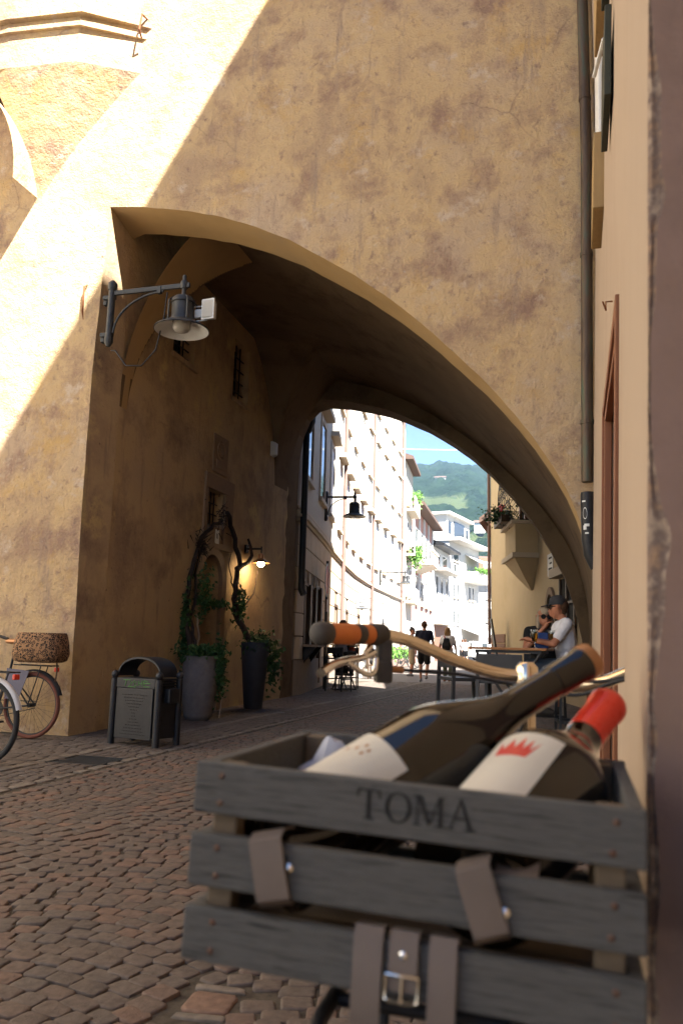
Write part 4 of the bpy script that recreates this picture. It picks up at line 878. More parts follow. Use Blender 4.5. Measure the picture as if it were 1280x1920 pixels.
for sx in (-1, 1):
    sp = mk('side_panel', MB().box((sx * W2, 0, .33), (.014, .22, .5)), binm_m, bn, local=True, bev=.004)
    for k in range(3): mk('louvre', MB().box((sx * (W2 + .008), 0, .60 + k * .028), (.02, .22, .014)), binm_m, bn, local=True)
mk('ash_tray', MB().box((W2 + .045, 0, .50), (.07, .16, .14)), binm_m, bn, local=True, bev=.01)
mk('back_panel', MB().box((0, D2 + .008, .33), (.5, .014, .5)), binm_m, bn, local=True, bev=.004); mk('rim', MB().box((0, 0, .655), (.54, .30, .02)), binm_m, bn, local=True)
rs1 = []
for k in range(17):
    a = math.pi * k / 16; cx_, cz_ = -.29 * math.cos(a), .68 + .20 * math.sin(a) ** .8
    cx2, cz2 = -.275 * math.cos(a), .68 + .18 * math.sin(a) ** .8
    rs1.append([(cx_, -.13, cz_), (cx_, .13, cz_), (cx2, .13, cz2), (cx2, -.13, cz2)])
mk('arched_lid', MB().rings(rs1), binm_m, bn, local=True, smooth=40)
# drain grate
gr = thing('drain_grate', 'cast iron drain grate set between the pale kerb lines', 'grate', (-4.13, 6.37, -.018))
mk('frame', MB().box((0, -.22, .007), (.52, .03, .022)).box((0, .22, .007), (.52, .03, .022)).box((-.25, 0, .007), (.03, .44, .022)).box((.25, 0, .007), (.03, .44, .022)), iron_m, gr, local=True)
for k in range(9): mk('bar', MB().box((0, -.17 + k * .0425, .006), (.48, .018, .018)), iron_m, gr, local=True)
mk('pit', MB().box((0, 0, .001), (.5, .42, .004)), hole_m, gr, local=True)

# ================================================================== potted vines
def weave(prof, n, loc, amp, m, name, root):
    pr = [];
    for (r0, z0), (r1, z1) in zip(prof, prof[1:]):
        k = max(1, int(abs(z1 - z0) / .02))
        pr += [(lerp(r0, r1, i / k), lerp(z0, z1, i / k)) for i in range(k)]
    pr.append(prof[-1]); rs = []
    for i, (r_, z_) in enumerate(pr): rs.append([(r_ * math.cos(2 * math.pi * k / n) * (1 + amp * (1 if (k // 2 + i // 2) % 2 else -1)), r_ * math.sin(2 * math.pi * k / n) * (1 + amp * (1 if (k // 2 + i // 2) % 2 else -1)), z_) for k in range(n)])
    return mk(name, MB().rings(rs), m, root, local=True, smooth=50)
pt1 = thing('woven_planter', 'tall grey woven planter beside the litter bin', 'planter', (-4.95, 10.2, 0))
weave([(.15, 0), (.19, .05), (.235, .35), (.245, .55), (.225, .80), (.235, .86), (.20, .86), (.19, .80)], 72, None, .012, wovenpot_m, 'pot', pt1); mk('soil', MB().lathe([(.195, .80), (.195, .81)], 20), soil_m, pt1, local=True)
pt2 = thing('dark_planter', 'tall charcoal planter tapering to its foot beside the doorway', 'planter', (-5.02, 12.35, 0))
mk('pot', MB().lathe([(.14, 0), (.15, .02), (.20, .6), (.235, 1.02), (.24, 1.06), (.21, 1.06), (.2, 1.0)], 28), darkpot_m, pt2, local=True, smooth=50); mk('soil', MB().lathe([(.2, 1.0), (.2, 1.01)], 20), soil_m, pt2, local=True)
vg = random.Random(31)
def wig(pts, k, step=.12):
    out = []
    pts = [Vector(p) for p in pts]
    for a, b in zip(pts, pts[1:]):
        n = max(1, int((b - a).length / step))
        for i in range(n): q = a.lerp(b, i / n); out.append(q + Vector((vg.uniform(-k, k), vg.uniform(-k, k), vg.uniform(-k, k))))
    return out + [pts[-1]]
def taper(n, a, b): return [lerp(a, b, i / (n - 1)) for i in range(n)]
v1 = thing('climbing_vine', 'gnarled vine climbing the near side of the arched doorway', 'plant', (-4.98, 10.35, .8))
XW = xw(11) + .07
for pts, r0, r1 in (([(-5.08, 10.25, .8), (XW, 10.50, 1.3), (XW, 10.52, 1.8), (XW, 10.62, 2.25), (XW, 10.85, 2.6), (XW + .03, 11.2, 2.85), (XW + .04, 11.45, 2.95)], .042, .028), ([(-5.05, 10.25, .8), (XW + .03, 10.62, 1.35), (XW + .03, 10.70, 1.75), (XW + .02, 10.72, 2.2), (XW, 10.9, 2.5)], .028, .018)):
    w_ = wig(pts, .02); mk('stem', MB().tube(w_, taper(len(w_), r0, r1), 8), vinewood_m, v1, smooth=60)
w_ = wig([(XW + .07, 10.75, .85), (XW + .1, 10.78, 1.1), (XW + .06, 10.70, 1.45)], .02, .08); mk('dry_stem', MB().tube(w_, .011, 6), palevine_m, v1, smooth=60)
w_ = wig([(-4.75, 10.35, .72), (-4.68, 10.42, .3), (-4.72, 10.4, .02)], .03, .08); mk('dry_stem', MB().tube(w_, .008, 6), palevine_m, v1, smooth=60)
fo = leaves(240, (XW + .08, 10.85, 1.75), (.12, .2, .38), .036, vg); f2 = leaves(560, (XW + .0, 10.48, 1.25), (.06, .10, .5), .034, vg); f3 = leaves(800, (-4.95, 10.2, .91), (.26, .28, .08), .034, vg); f4 = leaves(560, (-4.70, 10.30, .68), (.09, .12, .34), .034, vg); f5 = leaves(120, (XW + .1, 11.2, 1.62), (.15, .45, .06), .04, vg)
for f_ in (f2, f3, f4, f5): fo.add(f_.v, f_.f)
tag(mk('foliage', fo, leaf_m, v1), kind='stuff')
tw = MB()
for _ in range(110):
    c = Vector((XW + .03, 10.75 + vg.gauss(0, .12), 2.48 + vg.gauss(0, .10))) if vg.random() < .55 else Vector((XW + .05, 11.42 + vg.gauss(0, .14), 2.98 + vg.gauss(0, .12)))
    tw.tube([c, c + Vector((vg.uniform(0, .1), vg.uniform(-.15, .15), vg.uniform(-.12, .15)))], [.009, .002], 5)
tag(mk('twigs', tw, vinewood_m, v1), kind='stuff')
v2 = thing('climbing_vine', 'twisted vine rising from the charcoal planter past the lit lamp', 'plant', (-5.02, 12.35, 1.0))
X2 = xw(12.3) + .12
for pts, r0, r1 in (([(-5.02, 12.35, 1.0), (X2, 12.2, 1.5), (X2, 12.15, 2.0), (X2, 12.3, 2.35), (X2, 12.05, 2.75), (X2, 11.85, 3.05), (X2 + .05, 11.6, 3.1)], .055, .035), ([(X2, 12.22, 2.25), (X2 + .04, 12.5, 2.4), (X2 + .06, 12.62, 2.55), (X2 + .05, 12.5, 2.8)], .05, .02), ([(X2, 12.1, 1.9), (X2, 11.9, 2.2), (X2, 11.95, 2.5)], .014, .006), ([(X2 + .02, 12.6, 1.65), (X2 + .05, 12.9, 2.0), (X2 + .05, 13.0, 2.3)], .015, .007)):
    w_ = wig(pts, .025); mk('stem', MB().tube(w_, taper(len(w_), r0, r1), 8), vinewood_m, v2, smooth=60)
fo = leaves(560, (-4.98, 12.4, 1.12), (.24, .26, .16), .036, vg, .3); f2 = leaves(260, (X2 + .05, 12.3, 1.65), (.1, .16, .32), .045, vg); f3 = leaves(300, (-4.80, 12.55, .8), (.13, .18, .35), .042, vg, .25)
for f_ in (f2, f3): fo.add(f_.v, f_.f)
tag(mk('foliage', fo, leaf_m, v2), kind='stuff')
# ================================================================== bicycles
def wheel(root, c, R_, tyre_mat, spokes=28, tr=.022, fine=True):
    w_ = mk('wheel', MB().tube([(c[0], -.05, c[2]), (c[0], .05, c[2])], .022, 10), iron_m, root, local=True, smooth=50)
    mk('tyre', MB().torus(c, R_ - tr, tr, (0, 1, 0), 56 if fine else 28, 8), tyre_mat, w_, local=True, smooth=179)
    mk('rim', MB().torus(c, R_ - 2.1 * tr, .009, (0, 1, 0), 56 if fine else 28, 6), iron_m, w_, local=True, smooth=179)
    s_ = MB()
    for k in range(spokes):
        a = 2 * math.pi * k / spokes; b = a + (.5 if k % 2 else -.5); y = .025 if (k // 2) % 2 else -.025
        s_.tube([(c[0] + .02 * math.cos(b), y, c[2] + .02 * math.sin(b)), (c[0] + (R_ - 2.2 * tr) * math.cos(a), 0, c[2] + (R_ - 2.2 * tr) * math.sin(a))], .0012 if fine else .003, 4)
    tag(mk('spokes', s_, iron_m, w_, local=True), kind='stuff')
    return w_
def fender(root, c, R_, a0, a1, m, wd=.03):
    rs = []
    for k in range(19):
        a = lerp(a0, a1, k / 18); rs.append([(c[0] + (R_ + e) * math.cos(a), y, c[2] + (R_ + e) * math.sin(a)) for y, e in ((-wd, -.014), (-wd * .6, .006), (wd * .6, .006), (wd, -.014), (wd * .6, .002), (-wd * .6, .002))])
    return mk('fender', MB().rings(rs), m, root, local=True, smooth=60)
def bicycle(name, label, loc, rz, frame_mat=black_m, tyre_mat=tyre_m, fend=None, fine=True, group=None, bars=True, saddle_z=.92, saddle_mat=None, rack=True):
    """rear hub over the origin, riding towards +x"""
    b = thing(name, label, 'bicycle', loc, group, rz); R_ = .345; rear, front = (0, 0, R_), (1.06, 0, R_)
    wheel(b, rear, R_, tyre_mat, fine=fine); wheel(b, front, R_, tyre_mat, fine=fine)
    f = MB(); bb = (.44, 0, .29); st = (.30, 0, .72); ht, hb = (.83, 0, .86), (.88, 0, .66)
    f.tube([bb, st], .016, 8).tube([bb, hb], .02, 8).tube([(.35, 0, .56), ht], .016, 8).tube([ht, hb], .02, 8)
    for y in (-.055, .055): f.tube([rear[:1] + (y,) + rear[2:], (.40, y * .6, .29)], .010, 6).tube([(0, y, R_), (.30, y * .3, .66)], .008, 6)
    mk('frame', f, frame_mat, b, local=True, smooth=60)
    g = MB()
    for y in (-.05, .05): g.tube([(.89, y, .64), (1.0, y, .42), (1.06, y, R_)], .011, 6)
    mk('fork', g, frame_mat, b, local=True, smooth=60)
    mk('crank', MB().lathe([(.09, -.004), (.09, .004)], 24, bb, (0, 1, 0)).tube([(.44, -.07, .29), (.50, -.08, .14)], .009, 6).tube([(.44, .07, .29), (.38, .08, .44)], .009, 6), iron_m, b, local=True)
    for (x, y, z) in ((.50, -.13, .14), (.38, .13, .44)): mk('pedal', MB().box((x, y, z), (.09, .08, .022)), rubber_m, b, local=True, bev=.005)
    mk('chain', MB().tube([(.44, -.06, .375), (0, -.06, R_ + .035)], .005, 5).tube([(.44, -.06, .205), (0, -.06, R_ - .035)], .005, 5), iron_m, b, local=True)
    mk('seat_post', MB().tube([st, (.26, 0, saddle_z - .04)], .013, 8), black_m, b, local=True)
    sd = MB(); rs = []
    for x, wd, h in ((.10, .05, .02), (.13, .085, .03), (.20, .08, .032), (.28, .04, .03), (.36, .02, .025), (.39, .012, .015)):
        rs.append([(x, wd * math.cos(t), saddle_z + h * math.sin(t)) for t in [2 * math.pi * k / 12 for k in range(12)]])
    mk('saddle', sd.rings(rs), saddle_mat or rubber_m, b, local=True, smooth=60)
    if fend:
        fender(b, rear, R_ + .02, R(162), R(20), fend); fender(b, front, R_ + .02, R(170), R(50), fend)
    if rack:
        rk = MB()
        for y in (-.06, .06): rk.tube([(.22, y, .76), (-.25, y, .755)], .006, 6).tube([(0, y * 1.1, R_), (-.12, y, .755)], .006, 6)
        for x in (.15, -.05, -.25): rk.tube([(x, -.06, .757), (x, .06, .757)], .006, 6)
        mk('rack', rk, black_m, b, local=True, smooth=60)
        mk('rear_lamp', MB().box((-.27, 0, .72), (.03, .06, .045)), redcap_m, b, local=True, bev=.008)
    if bars:
        mk('stem', MB().tube([(.83, 0, .85), (.80, 0, 1.0), (.86, 0, 1.02)], .014, 8), chrome_m, b, local=True)
        mk('handlebar', MB().tube([(.62, -.29, 1.03), (.74, -.27, 1.06), (.84, -.16, 1.06), (.87, 0, 1.02), (.84, .16, 1.06), (.74, .27, 1.06), (.62, .29, 1.03)], .011, 8), chrome_m, b, local=True, smooth=60)
        for y in (-.29, .29): mk('grip', MB().tube([(.60, y, 1.025), (.71, y * .95, 1.055)], .017, 10), rubber_m, b, local=True, smooth=50)
    return b
# the bicycle carrying the crate, leaning by the pier
bk_ = bicycle('crate_bicycle', 'bicycle with orange grips carrying the wine crate beside the pier', (-.125, .79, 0), R(90), frame_mat=black_m, bars=False, saddle_z=.86, rack=False)
ofs = wloc(bk_); inv = (Matrix.Translation(ofs) @ Matrix.Rotation(R(90), 4, 'Z')).inverted()
def bpart(name, mb, m, smooth=60, bev=0, parent=None): return mk(name, mb.xf(inv), m, parent or bk_, smooth=smooth, bev=bev, local=True)
bar = [(-.322, 1.371, 1.070), (-.294, 1.443, 1.063), (-.258, 1.497, 1.046), (-.218, 1.528, 1.028), (-.15, 1.558, 1.007), (-.089, 1.567, 1.000), (-.03, 1.558, .990), (.01, 1.540, .989), (.05, 1.497, .999), (.076, 1.455, 1.012), (.10, 1.41, 1.025)]
def smooth_path(pts, n=5):
    pts = [Vector(p) for p in pts]; out = []
    for i in range(len(pts) - 1):
        p0, p1, p2, p3 = pts[max(i - 1, 0)], pts[i], pts[i + 1], pts[min(i + 2, len(pts) - 1)]
        for k in range(n):
            t = k / n; out.append(.5 * ((2 * p1) + (p2 - p0) * t + (2 * p0 - 5 * p1 + 4 * p2 - p3) * t * t + (3 * p1 - p0 - 3 * p2 + p3) * t ** 3))
    return out + [pts[-1]]
hb_ = bpart('handlebar', MB().tube(smooth_path(bar), .0115, 16), alu_m)
g0, g1 = Vector((-.391, 1.224, 1.068)), Vector((-.322, 1.371, 1.070)); gd = (g1 - g0); gl = gd.length; gd.normalize()
def gseg(a, b, r, m, name, par, prof=None): return bpart(name, MB().lathe(prof or [(r * .93, a), (r, a + .004), (r, b - .004), (r * .93, b)], 28, g0, gd), m, 60, parent=par)
gp = gseg(.022, .088, .0172, orange_m, 'grip', None); gseg(-.004, .022, .0185, rubber_m, 'grip_cap', gp, [(.004, -.010), (.012, -.008), (.0175, -.002), (.019, .006), (.0185, .022), (.017, .023)])
gseg(.088, .108, .0174, rubber_m, 'grip_band', gp); gseg(.108, .130, .0172, orange_m, 'grip_ring', gp); gseg(.130, .165, .019, rubber_m, 'grip_collar', gp)
q0, q1 = Vector((.132, 1.335, 1.045)), Vector((.098, 1.415, 1.024)); bpart('grip', MB().tube([q0, q1], .0175, 16), orange_m)
lv = bpart('brake_lever', MB().tube(smooth_path([(-.330, 1.352, 1.040), (-.345, 1.325, 1.030), (-.356, 1.28, 1.026), (-.363, 1.225, 1.020), (-.367, 1.168, 1.008)]), [.006 + .0015 * (k / 20) for k in range(21)], 10), chrome_m)
bpart('lever_branch', MB().tube(smooth_path([(-.356, 1.27, 1.024), (-.338, 1.32, 1.004), (-.328, 1.345, 1.006), (-.326, 1.352, 1.03)]), .005, 8), chrome_m, parent=lv)
hs_ = bpart('brake_housing', MB().box((-.318, 1.372, 1.035), (.026, .034, .056), .45).box((-.318, 1.368, 1.008), (.03, .03, .04), .45), rubber_m, None, .006)
bpart('shift_lever', MB().tube([(-.335, 1.345, 1.05), (-.342, 1.332, 1.038), (-.340, 1.335, 1.012)], .006, 8), chrome_m, parent=hs_); bpart('bolt', MB().ball((-.331, 1.353, 1.033), .005, 8), chrome_m, parent=hs_)
bpart('cable_ferrule', MB().tube([(-.314, 1.376, 1.012), (-.288, 1.392, 1.010)], .0065, 10), copper_m)
bpart('cable', MB().tube(smooth_path([(-.288, 1.392, 1.010), (-.2, 1.44, 1.005), (-.1, 1.475, .988), (.0, 1.475, .975), (.06, 1.44, 1.0), (.1, 1.42, 1.01)]), .003, 8), black_m)
bpart('cable', MB().tube(smooth_path([(.105, 1.42, 1.02), (.05, 1.45, 1.002), (-.02, 1.49, .995), (-.07, 1.53, .97), (-.1, 1.55, .9)]), .003, 8), black_m)
bpart('stem', MB().lathe([(.015, .80), (.015, .965), (.02, .975), (.0215, 1.0), (.0205, 1.018), (.012, 1.028)], 20, (-.087, 1.57, 0)), alu_m)
rk = MB()
for x in (-.2, -.05): rk.tube(smooth_path([(x, 1.0, .755), (x, .66, .757), (x + (.03 if x < -.1 else -.03), .63, .757)]), .007, 8)
rk.tube([(-.17, .63, .757), (-.08, .63, .757)], .007, 8)
for y in (.7, .85, .99): rk.tube([(-.2, y, .757), (-.05, y, .757)], .006, 8)
for x in (-.185, -.065): rk.tube([(x, .79, .35), (x, .83, .757)], .006, 6)
bpart('rack', rk, black_m)
tq = M('grey_mauve_guard', (.12, .11, .15), rough=.5)
# two bicycles standing by the facade
b1 = bicycle('leopard_basket_bicycle', 'black bicycle with brown tyres and a leopard print basket', (-5.5, 7.38, 0), R(180), tyre_mat=browntyre_m, fend=tyre_m, saddle_mat=copper_m, saddle_z=1.0)
mk('skirt_guard', MB().prism([(.30, .055, .72), (.02, .055, .70), (.12, .055, .42), (.30, .055, .40)], (0, .006, 0)), tq, b1, local=True)
leo = M('leopard_print_cloth', (.27, .14, .065), (.34, .19, .095), scale=8, rough=.9)
n_ = leo.node_tree; bs = n_.nodes['Principled BSDF']; s0 = bs.inputs['Base Color'].links[0].from_socket
vo = n_.nodes.new('ShaderNodeTexVoronoi'); vo.inputs['Scale'].default_value = 38; tc = n_.nodes.new('ShaderNodeTexCoord'); n_.links.new(tc.outputs['Object'], vo.inputs[0]); rp = n_.nodes.new('ShaderNodeValToRGB'); e = rp.color_ramp.elements
e[0].position = .26; e[0].color = (.0, 0, 0, 1); e[1].position = .36; e[1].color = (1, 1, 1, 1); a = e.new(.5); a.color = (1, 1, 1, 1); b = e.new(.58); b.color = (0, 0, 0, 1)
n_.links.new(vo.outputs['Distance'], rp.inputs[0]); mx = n_.nodes.new('ShaderNodeMix'); mx.data_type = 'RGBA'; n_.links.new(rp.outputs[0], mx.inputs[0]); n_.links.new(s0, mx.inputs[6]); mx.inputs[7].default_value = (.015, .012, .010, 1); n_.links.new(mx.outputs[2], bs.inputs['Base Color'])
def bask(z, wx, wy, k=24): return [(-.06 + wx * math.copysign(abs(math.cos(a)) ** .6, math.cos(a)), wy * math.copysign(abs(math.sin(a)) ** .6, math.sin(a)), z) for a in [2 * math.pi * i / k for i in range(k)]]
bs_ = mk('basket', MB().rings([bask(.79, .22, .15), bask(.81, .27, .18), bask(.88, .29, .195), bask(.99, .275, .19), bask(1.08, .25, .18), bask(1.10, .24, .17), bask(1.08, .225, .155), bask(.9, .22, .15)]), leo, b1, local=True, smooth=70)
mk('basket_strap', MB().tube([(-.28, .02, .80), (-.29, .02, .7), (-.28, .02, .6)], .008, 6), darkwood_m, bs_, local=True)
b2 = bicycle('white_fender_bicycle', 'dark bicycle with white rear fender parked before the leopard basket', (-4.72, 5.78, 0), R(172), fend=whitem_m)
# distant parked bicycles
for i, (x, y, rz, lab) in enumerate(((-8.55, 38.6, 75, 'grey bicycle parked by the planters at the palazzo foot, front one'), (-8.75, 41.2, 80, 'grey bicycle parked behind another beside the sunlit planters'))):
    bicycle('parked_bicycle', lab, (x, y, 0), R(rz - 60), fine=False, group='bicycles parked by the planters')

# ================================================================== wine crate
cr = thing('wine_crate', 'weathered grey wooden crate lettered TOMA with leather straps', 'crate', (-.1375, .79, .785)); cr.rotation_euler = (0, R(2.1), 0)
CW, CD, SH = .181, .143, .042
zs = [(0, .042), (.058, .100), (.116, .158)]
rg = random.Random(2)
fronts = []
for z0, z1 in zs:
    for y0, y1, nm in ((-CD, -CD + .012, 'front_slat'), (CD - .012, CD, 'back_slat')):
        o = mk(nm, MB().b2((-CW, y0, z0), (CW, y1, z1)), wood_m, cr, local=True, bev=.0022); fronts.append(o)
    for x0, x1, nm in ((-CW + .001, -CW + .013, 'left_slat'), (CW - .013, CW - .001, 'right_slat')):
        mk(nm, MB().b2((x0, -CD + .0125, z0 + .001), (x1, CD - .0125, z1 - .001)), wood_m, cr, local=True, bev=.002)
for sx in (-1, 1):
    for sy in (-1, 1): mk('corner_post', MB().box((sx * (CW - .025), sy * (CD - .023), .079), (.022, .020, .154)), woodin_m, cr, local=True, bev=.002)
for k in range(5): mk('floor_board', MB().b2((-CW + .014, -CD + .014 + k * .052, .001), (CW - .014, -CD + .060 + k * .052, .009)), woodin_m, cr, local=True, bev=.001)
nm_ = M('dull_nail_head', (.10, .045, .03), (.14, .10, .075), scale=40, rough=.5, metal=.6)
for z0, z1 in zs:
    for sx in (-1, 1):
        for dz in (.010, .032): mk('nail', MB().lathe([(.0028, 0), (.0028, .001), (.001, .0018)], 10, (sx * (CW - .021 - rg.uniform(0, .006)), -CD + .0005, z0 + dz), (0, -1, 0)), nm_, cr, local=True)
# lettering: serif capitals, strokes thick and thin
let = MB(); yf = -CD - .0004
def poly(pts, x0, z0, s): let.prism([(x0 + a * s, yf, z0 + b * s) for a, b in pts], (0, -.0004, 0))
def T_(x, z, s):
    poly([(.36, 0), (.50, 0), (.50, 1), (.36, 1)], x, z, s); poly([(.0, .94), (.86, .94), (.86, 1), (0, 1)], x, z, s)
    poly([(.0, .72), (.045, .72), (.09, .94), (.0, .94)], x, z, s); poly([(.815, .72), (.86, .72), (.86, .94), (.77, .94)], x, z, s); poly([(.24, 0), (.62, 0), (.62, .045), (.24, .045)], x, z, s)
def O_(x, z, s):
    for k in range(28):
        a, b = 2 * math.pi * k / 28, 2 * math.pi * (k + 1) / 28
        po = lambda t: (.48 + .48 * math.cos(t), .5 + .52 * math.sin(t)); pi_ = lambda t: (.48 + .335 * math.cos(t), .5 + .47 * math.sin(t))
        poly([po(a), po(b), pi_(b), pi_(a)], x, z, s)
def M_(x, z, s):
    poly([(.10, 0), (.15, 0), (.15, 1), (.10, 1)], x, z, s); poly([(.10, 1), (.28, 1), (.60, .14), (.52, .0)], x, z, s); poly([(.52, 0), (.585, .06), (.95, 1), (.88, 1)], x, z, s); poly([(.88, 0), (1.02, 0), (1.02, 1), (.88, 1)], x, z, s)
    for a, b in ((0, .26), (.78, 1.13)): poly([(a, 0), (b, 0), (b, .045), (a, .045)], x, z, s)
    poly([(.0, .955), (.2, .955), (.2, 1), (0, 1)], x, z, s); poly([(.94, .955), (1.13, .955), (1.13, 1), (.94, 1)], x, z, s)
def A_(x, z, s):
    poly([(.10, 0), (.155, 0), (.50, .92), (.46, 1)], x, z, s); poly([(.44, 1.02), (.52, 1.02), (.92, 0), (.76, 0)], x, z, s); poly([(.25, .33), (.68, .33), (.66, .385), (.27, .385)], x, z, s)
    for a, b in ((0, .27), (.64, 1.02)): poly([(a, 0), (b, 0), (b, .045), (a, .045)], x, z, s)
S_ = .0225; zb = .1285
T_(-.0375, zb, S_); O_(-.0145, zb, S_); M_(.0085, zb, S_); A_(.0345, zb, S_)
tag(mk('lettering', let, ink_m, cr, local=True), kind='stuff')
# leather straps: over the middle slat and down to a buckle on the bottom slat
def strap(p0, p1, wd, y=-CD, name='strap', up=True):
    a, b = Vector((p0[0], 0, p0[1])), Vector((p1[0], 0, p1[1])); t = (b - a).normalized(); sdir = Vector((t.z, 0, -t.x)) * wd / 2; th = .0028
    pts = [a + Vector((0, y + .03, .001)), a + Vector((0, y + .004, .0045)), a + Vector((0, y - .003, .001)), a.lerp(b, .5) + Vector((0, y - .004, 0)), b + Vector((0, y - .003, 0)), b + Vector((0, y + .006, -.005)), b + Vector((0, y + .03, -.004))]
    rs = []
    for i, p in enumerate(pts):
        n = Vector((0, -1, 0)) if 2 <= i <= 4 else (Vector((0, -.6, .8)) if i < 2 else Vector((0, -.6, -.8)))
        rs.append([p - sdir, p + sdir, p + sdir + n * th, p - sdir + n * th])
    return mk(name, MB().rings(rs), leather_m, cr, local=True, smooth=50)
strap((-.112, .102), (-.101, .058), .028); strap((.056, .102), (.072, .058), .027)
mk('strap', MB().box((.088, -CD + .05, .106), (.032, .09, .003), Euler((.15, 0, 0))), leather_m, cr, local=True)
for x, z in ((-.091, .083), (.081, .0745)): mk('rivet', MB().lathe([(.004, 0), (.0038, .002), (.001, .0036)], 14, (x, -CD, z), (0, -1, 0)), chrome_m, cr, local=True, smooth=50)
def vstrap(x, wd, z1, z0):
    return mk('strap', MB().rings([[(x - wd, -CD + e, z), (x + wd, -CD + e, z), (x + wd, -CD + e - .003, z + zz), (x - wd, -CD + e - .003, z + zz)] for e, z, zz in ((.02, z1, .002), (.003, z1 + .003, .002), (-.002, z1 - .002, 0), (-.003, z0, 0))]), leather_m, cr, local=True, smooth=50)
vstrap(-.0215, .0115, .045, -.02); c_ = vstrap(.0065, .0110, .045, .008); vstrap(.0365, .0105, .045, -.02)
mk('buckle', MB().tube([(-.006, -CD - .007, .020), (-.006, -CD - .008, .003), (.019, -CD - .008, .003), (.019, -CD - .007, .020), (-.006, -CD - .007, .020)], .0016, 8).tube([(.0065, -CD - .008, .020), (.0065, -CD - .010, .002)], .0013, 8).b2((-.004, -CD - .010, .001), (.017, -CD - .006, .0045)), chrome_m, c_, local=True, smooth=50)
mk('rivet', MB().lathe([(.0035, 0), (.0033, .002), (.001, .0034)], 14, (.0065, -CD - .004, .034), (0, -1, 0)), chrome_m, c_, local=True, smooth=50)

# ================================================================== bottles
def bottle(name, label, base, tip, R_, cap_m, capl, rn=.0165):
    base, tip = Vector(base), Vector(tip); ax = tip - base; L_ = ax.length; ax.normalize()
    t = thing(name, label, 'bottle', base); t.rotation_mode = 'QUATERNION'; t.rotation_quaternion = ax.to_track_quat('Z', 'Y')
    prof = [(R_ * .35, .012), (R_ * .7, .002), (R_ * .93, .0), (R_, .008), (R_, .46 * L_)]
    for k in range(1, 13):
        u = k / 12; s = u * u * (3 - 2 * u); prof.append((lerp(R_, rn, s ** .92), lerp(.46 * L_, .74 * L_, u)))
    prof += [(rn * .95, .84 * L_), (rn * .93, .97 * L_)]
    mk('glass', MB().lathe(prof, 48), bottle_m, t, local=True, smooth=60)
    mk('capsule', MB().lathe([(rn * .99, L_ * (1 - capl)), (rn * 1.01, L_ * (1 - capl) + .002), (rn * 1.0, .95 * L_), (rn * 1.08, .955 * L_), (rn * 1.1, .985 * L_), (rn * 1.04, L_ - .002), (rn * .8, L_), (.001, L_ + .0005)], 32), cap_m, t, local=True, smooth=50)
    return t, L_
def patch(R_, a0, a1, z0, z1, e=.0004, n=20):
    mb = MB(); mb.add([(R_ * math.cos(lerp(a0, a1, k / n)) + e * math.cos(lerp(a0, a1, k / n)), (R_ + e) * math.sin(lerp(a0, a1, k / n)), z) for z in (z0, z1) for k in range(n + 1)], [(k, k + 1, n + 2 + k, n + 1 + k) for k in range(n)]); return mb
def facing(t, world):  # angle round the bottle that points along a world direction
    v = t.rotation_quaternion.inverted() @ Vector(world); return math.atan2(v.y, v.x)
t1, L1 = bottle('wine_bottle', 'long necked dark wine bottle with copper foil leaning in the crate', (-.270, .712, .856), (.016, .957, 1.041), .052, bottle_m, .14, rn=.0182)
mk('neck_foil', MB().lathe([(.0203, L1 - .012), (.0206, L1 - .010), (.0196, L1 + .0008), (.001, L1 + .0012)], 32), copper_m, t1, local=True, smooth=50)
a0 = facing(t1, (-.35, -.75, .55)); l1_ = mk('label', patch(.052, a0 - 1.0, a0 + .75, .052, .142), label_m, t1, local=True, smooth=179)
pr = MB()
for k, (da, z_) in enumerate(((-.1, .124), (.05, .121), (.0, .114), (-.2, .116), (-.35, .11))): v = patch(.0524, a0 + da - .03, a0 + da + .03, z_, z_ + .004, n=3); pr.add(v.v, v.f)
tag(mk('print', pr, copper_m, l1_, local=True), kind='stuff')
t2, L2 = bottle('wine_bottle', 'wine bottle with red capsule and a crown on its label', (-.085, .690, .858), (.036, .966, .993), .058, redcap_m, .24, rn=.0195)
a0 = facing(t2, (-.38, -.72, .58)); l2_ = mk('label', patch(.058, a0 - 1.15, a0 + .62, .03, .152), label_m, t2, local=True, smooth=179)
cw = MB()
def cpt(u, v): return ((.0586) * math.cos(a0 - .02 + u), (.0586) * math.sin(a0 - .02 + u), .118 + v)
base_ = [(-.30, -.008), (.30, -.008)]; tops = [(-.36, .020), (-.21, .004), (-.12, .022), (-.02, .005), (.06, .025), (.13, .005), (.22, .022), (.25, .004), (.36, .020)]
for (u0, v0), (u1, v1) in zip(tops, tops[1:]):
    cw.add([cpt(u0 * .75, -.008), cpt(u1 * .75, -.008), cpt(u1, v1), cpt(u0, v0)], [(0, 1, 2, 3)])
mk('crown_emblem', cw, crown_m, l2_, local=True, fixn=False)
# crumpled paper in the crate
pc = random.Random(9); pm = MB().ball((0, 0, 0), 1, 22); vv = []
for v in pm.v:
    q = Vector(v); d = 1 + .28 * noise.noise(q * 2.1) + .20 * abs(noise.noise(q * 4.7 + Vector((3, 1, 2)))) - .1; vv.append((-.248 + q.x * d * .066, .868 + q.y * d * .045, .872 + q.z * d * .074))
pm.v = vv; o = mk('crumpled_paper', pm, cloth_m, smooth=28); tag(o, 'crumpled white packing paper in the corner of the crate', 'paper')
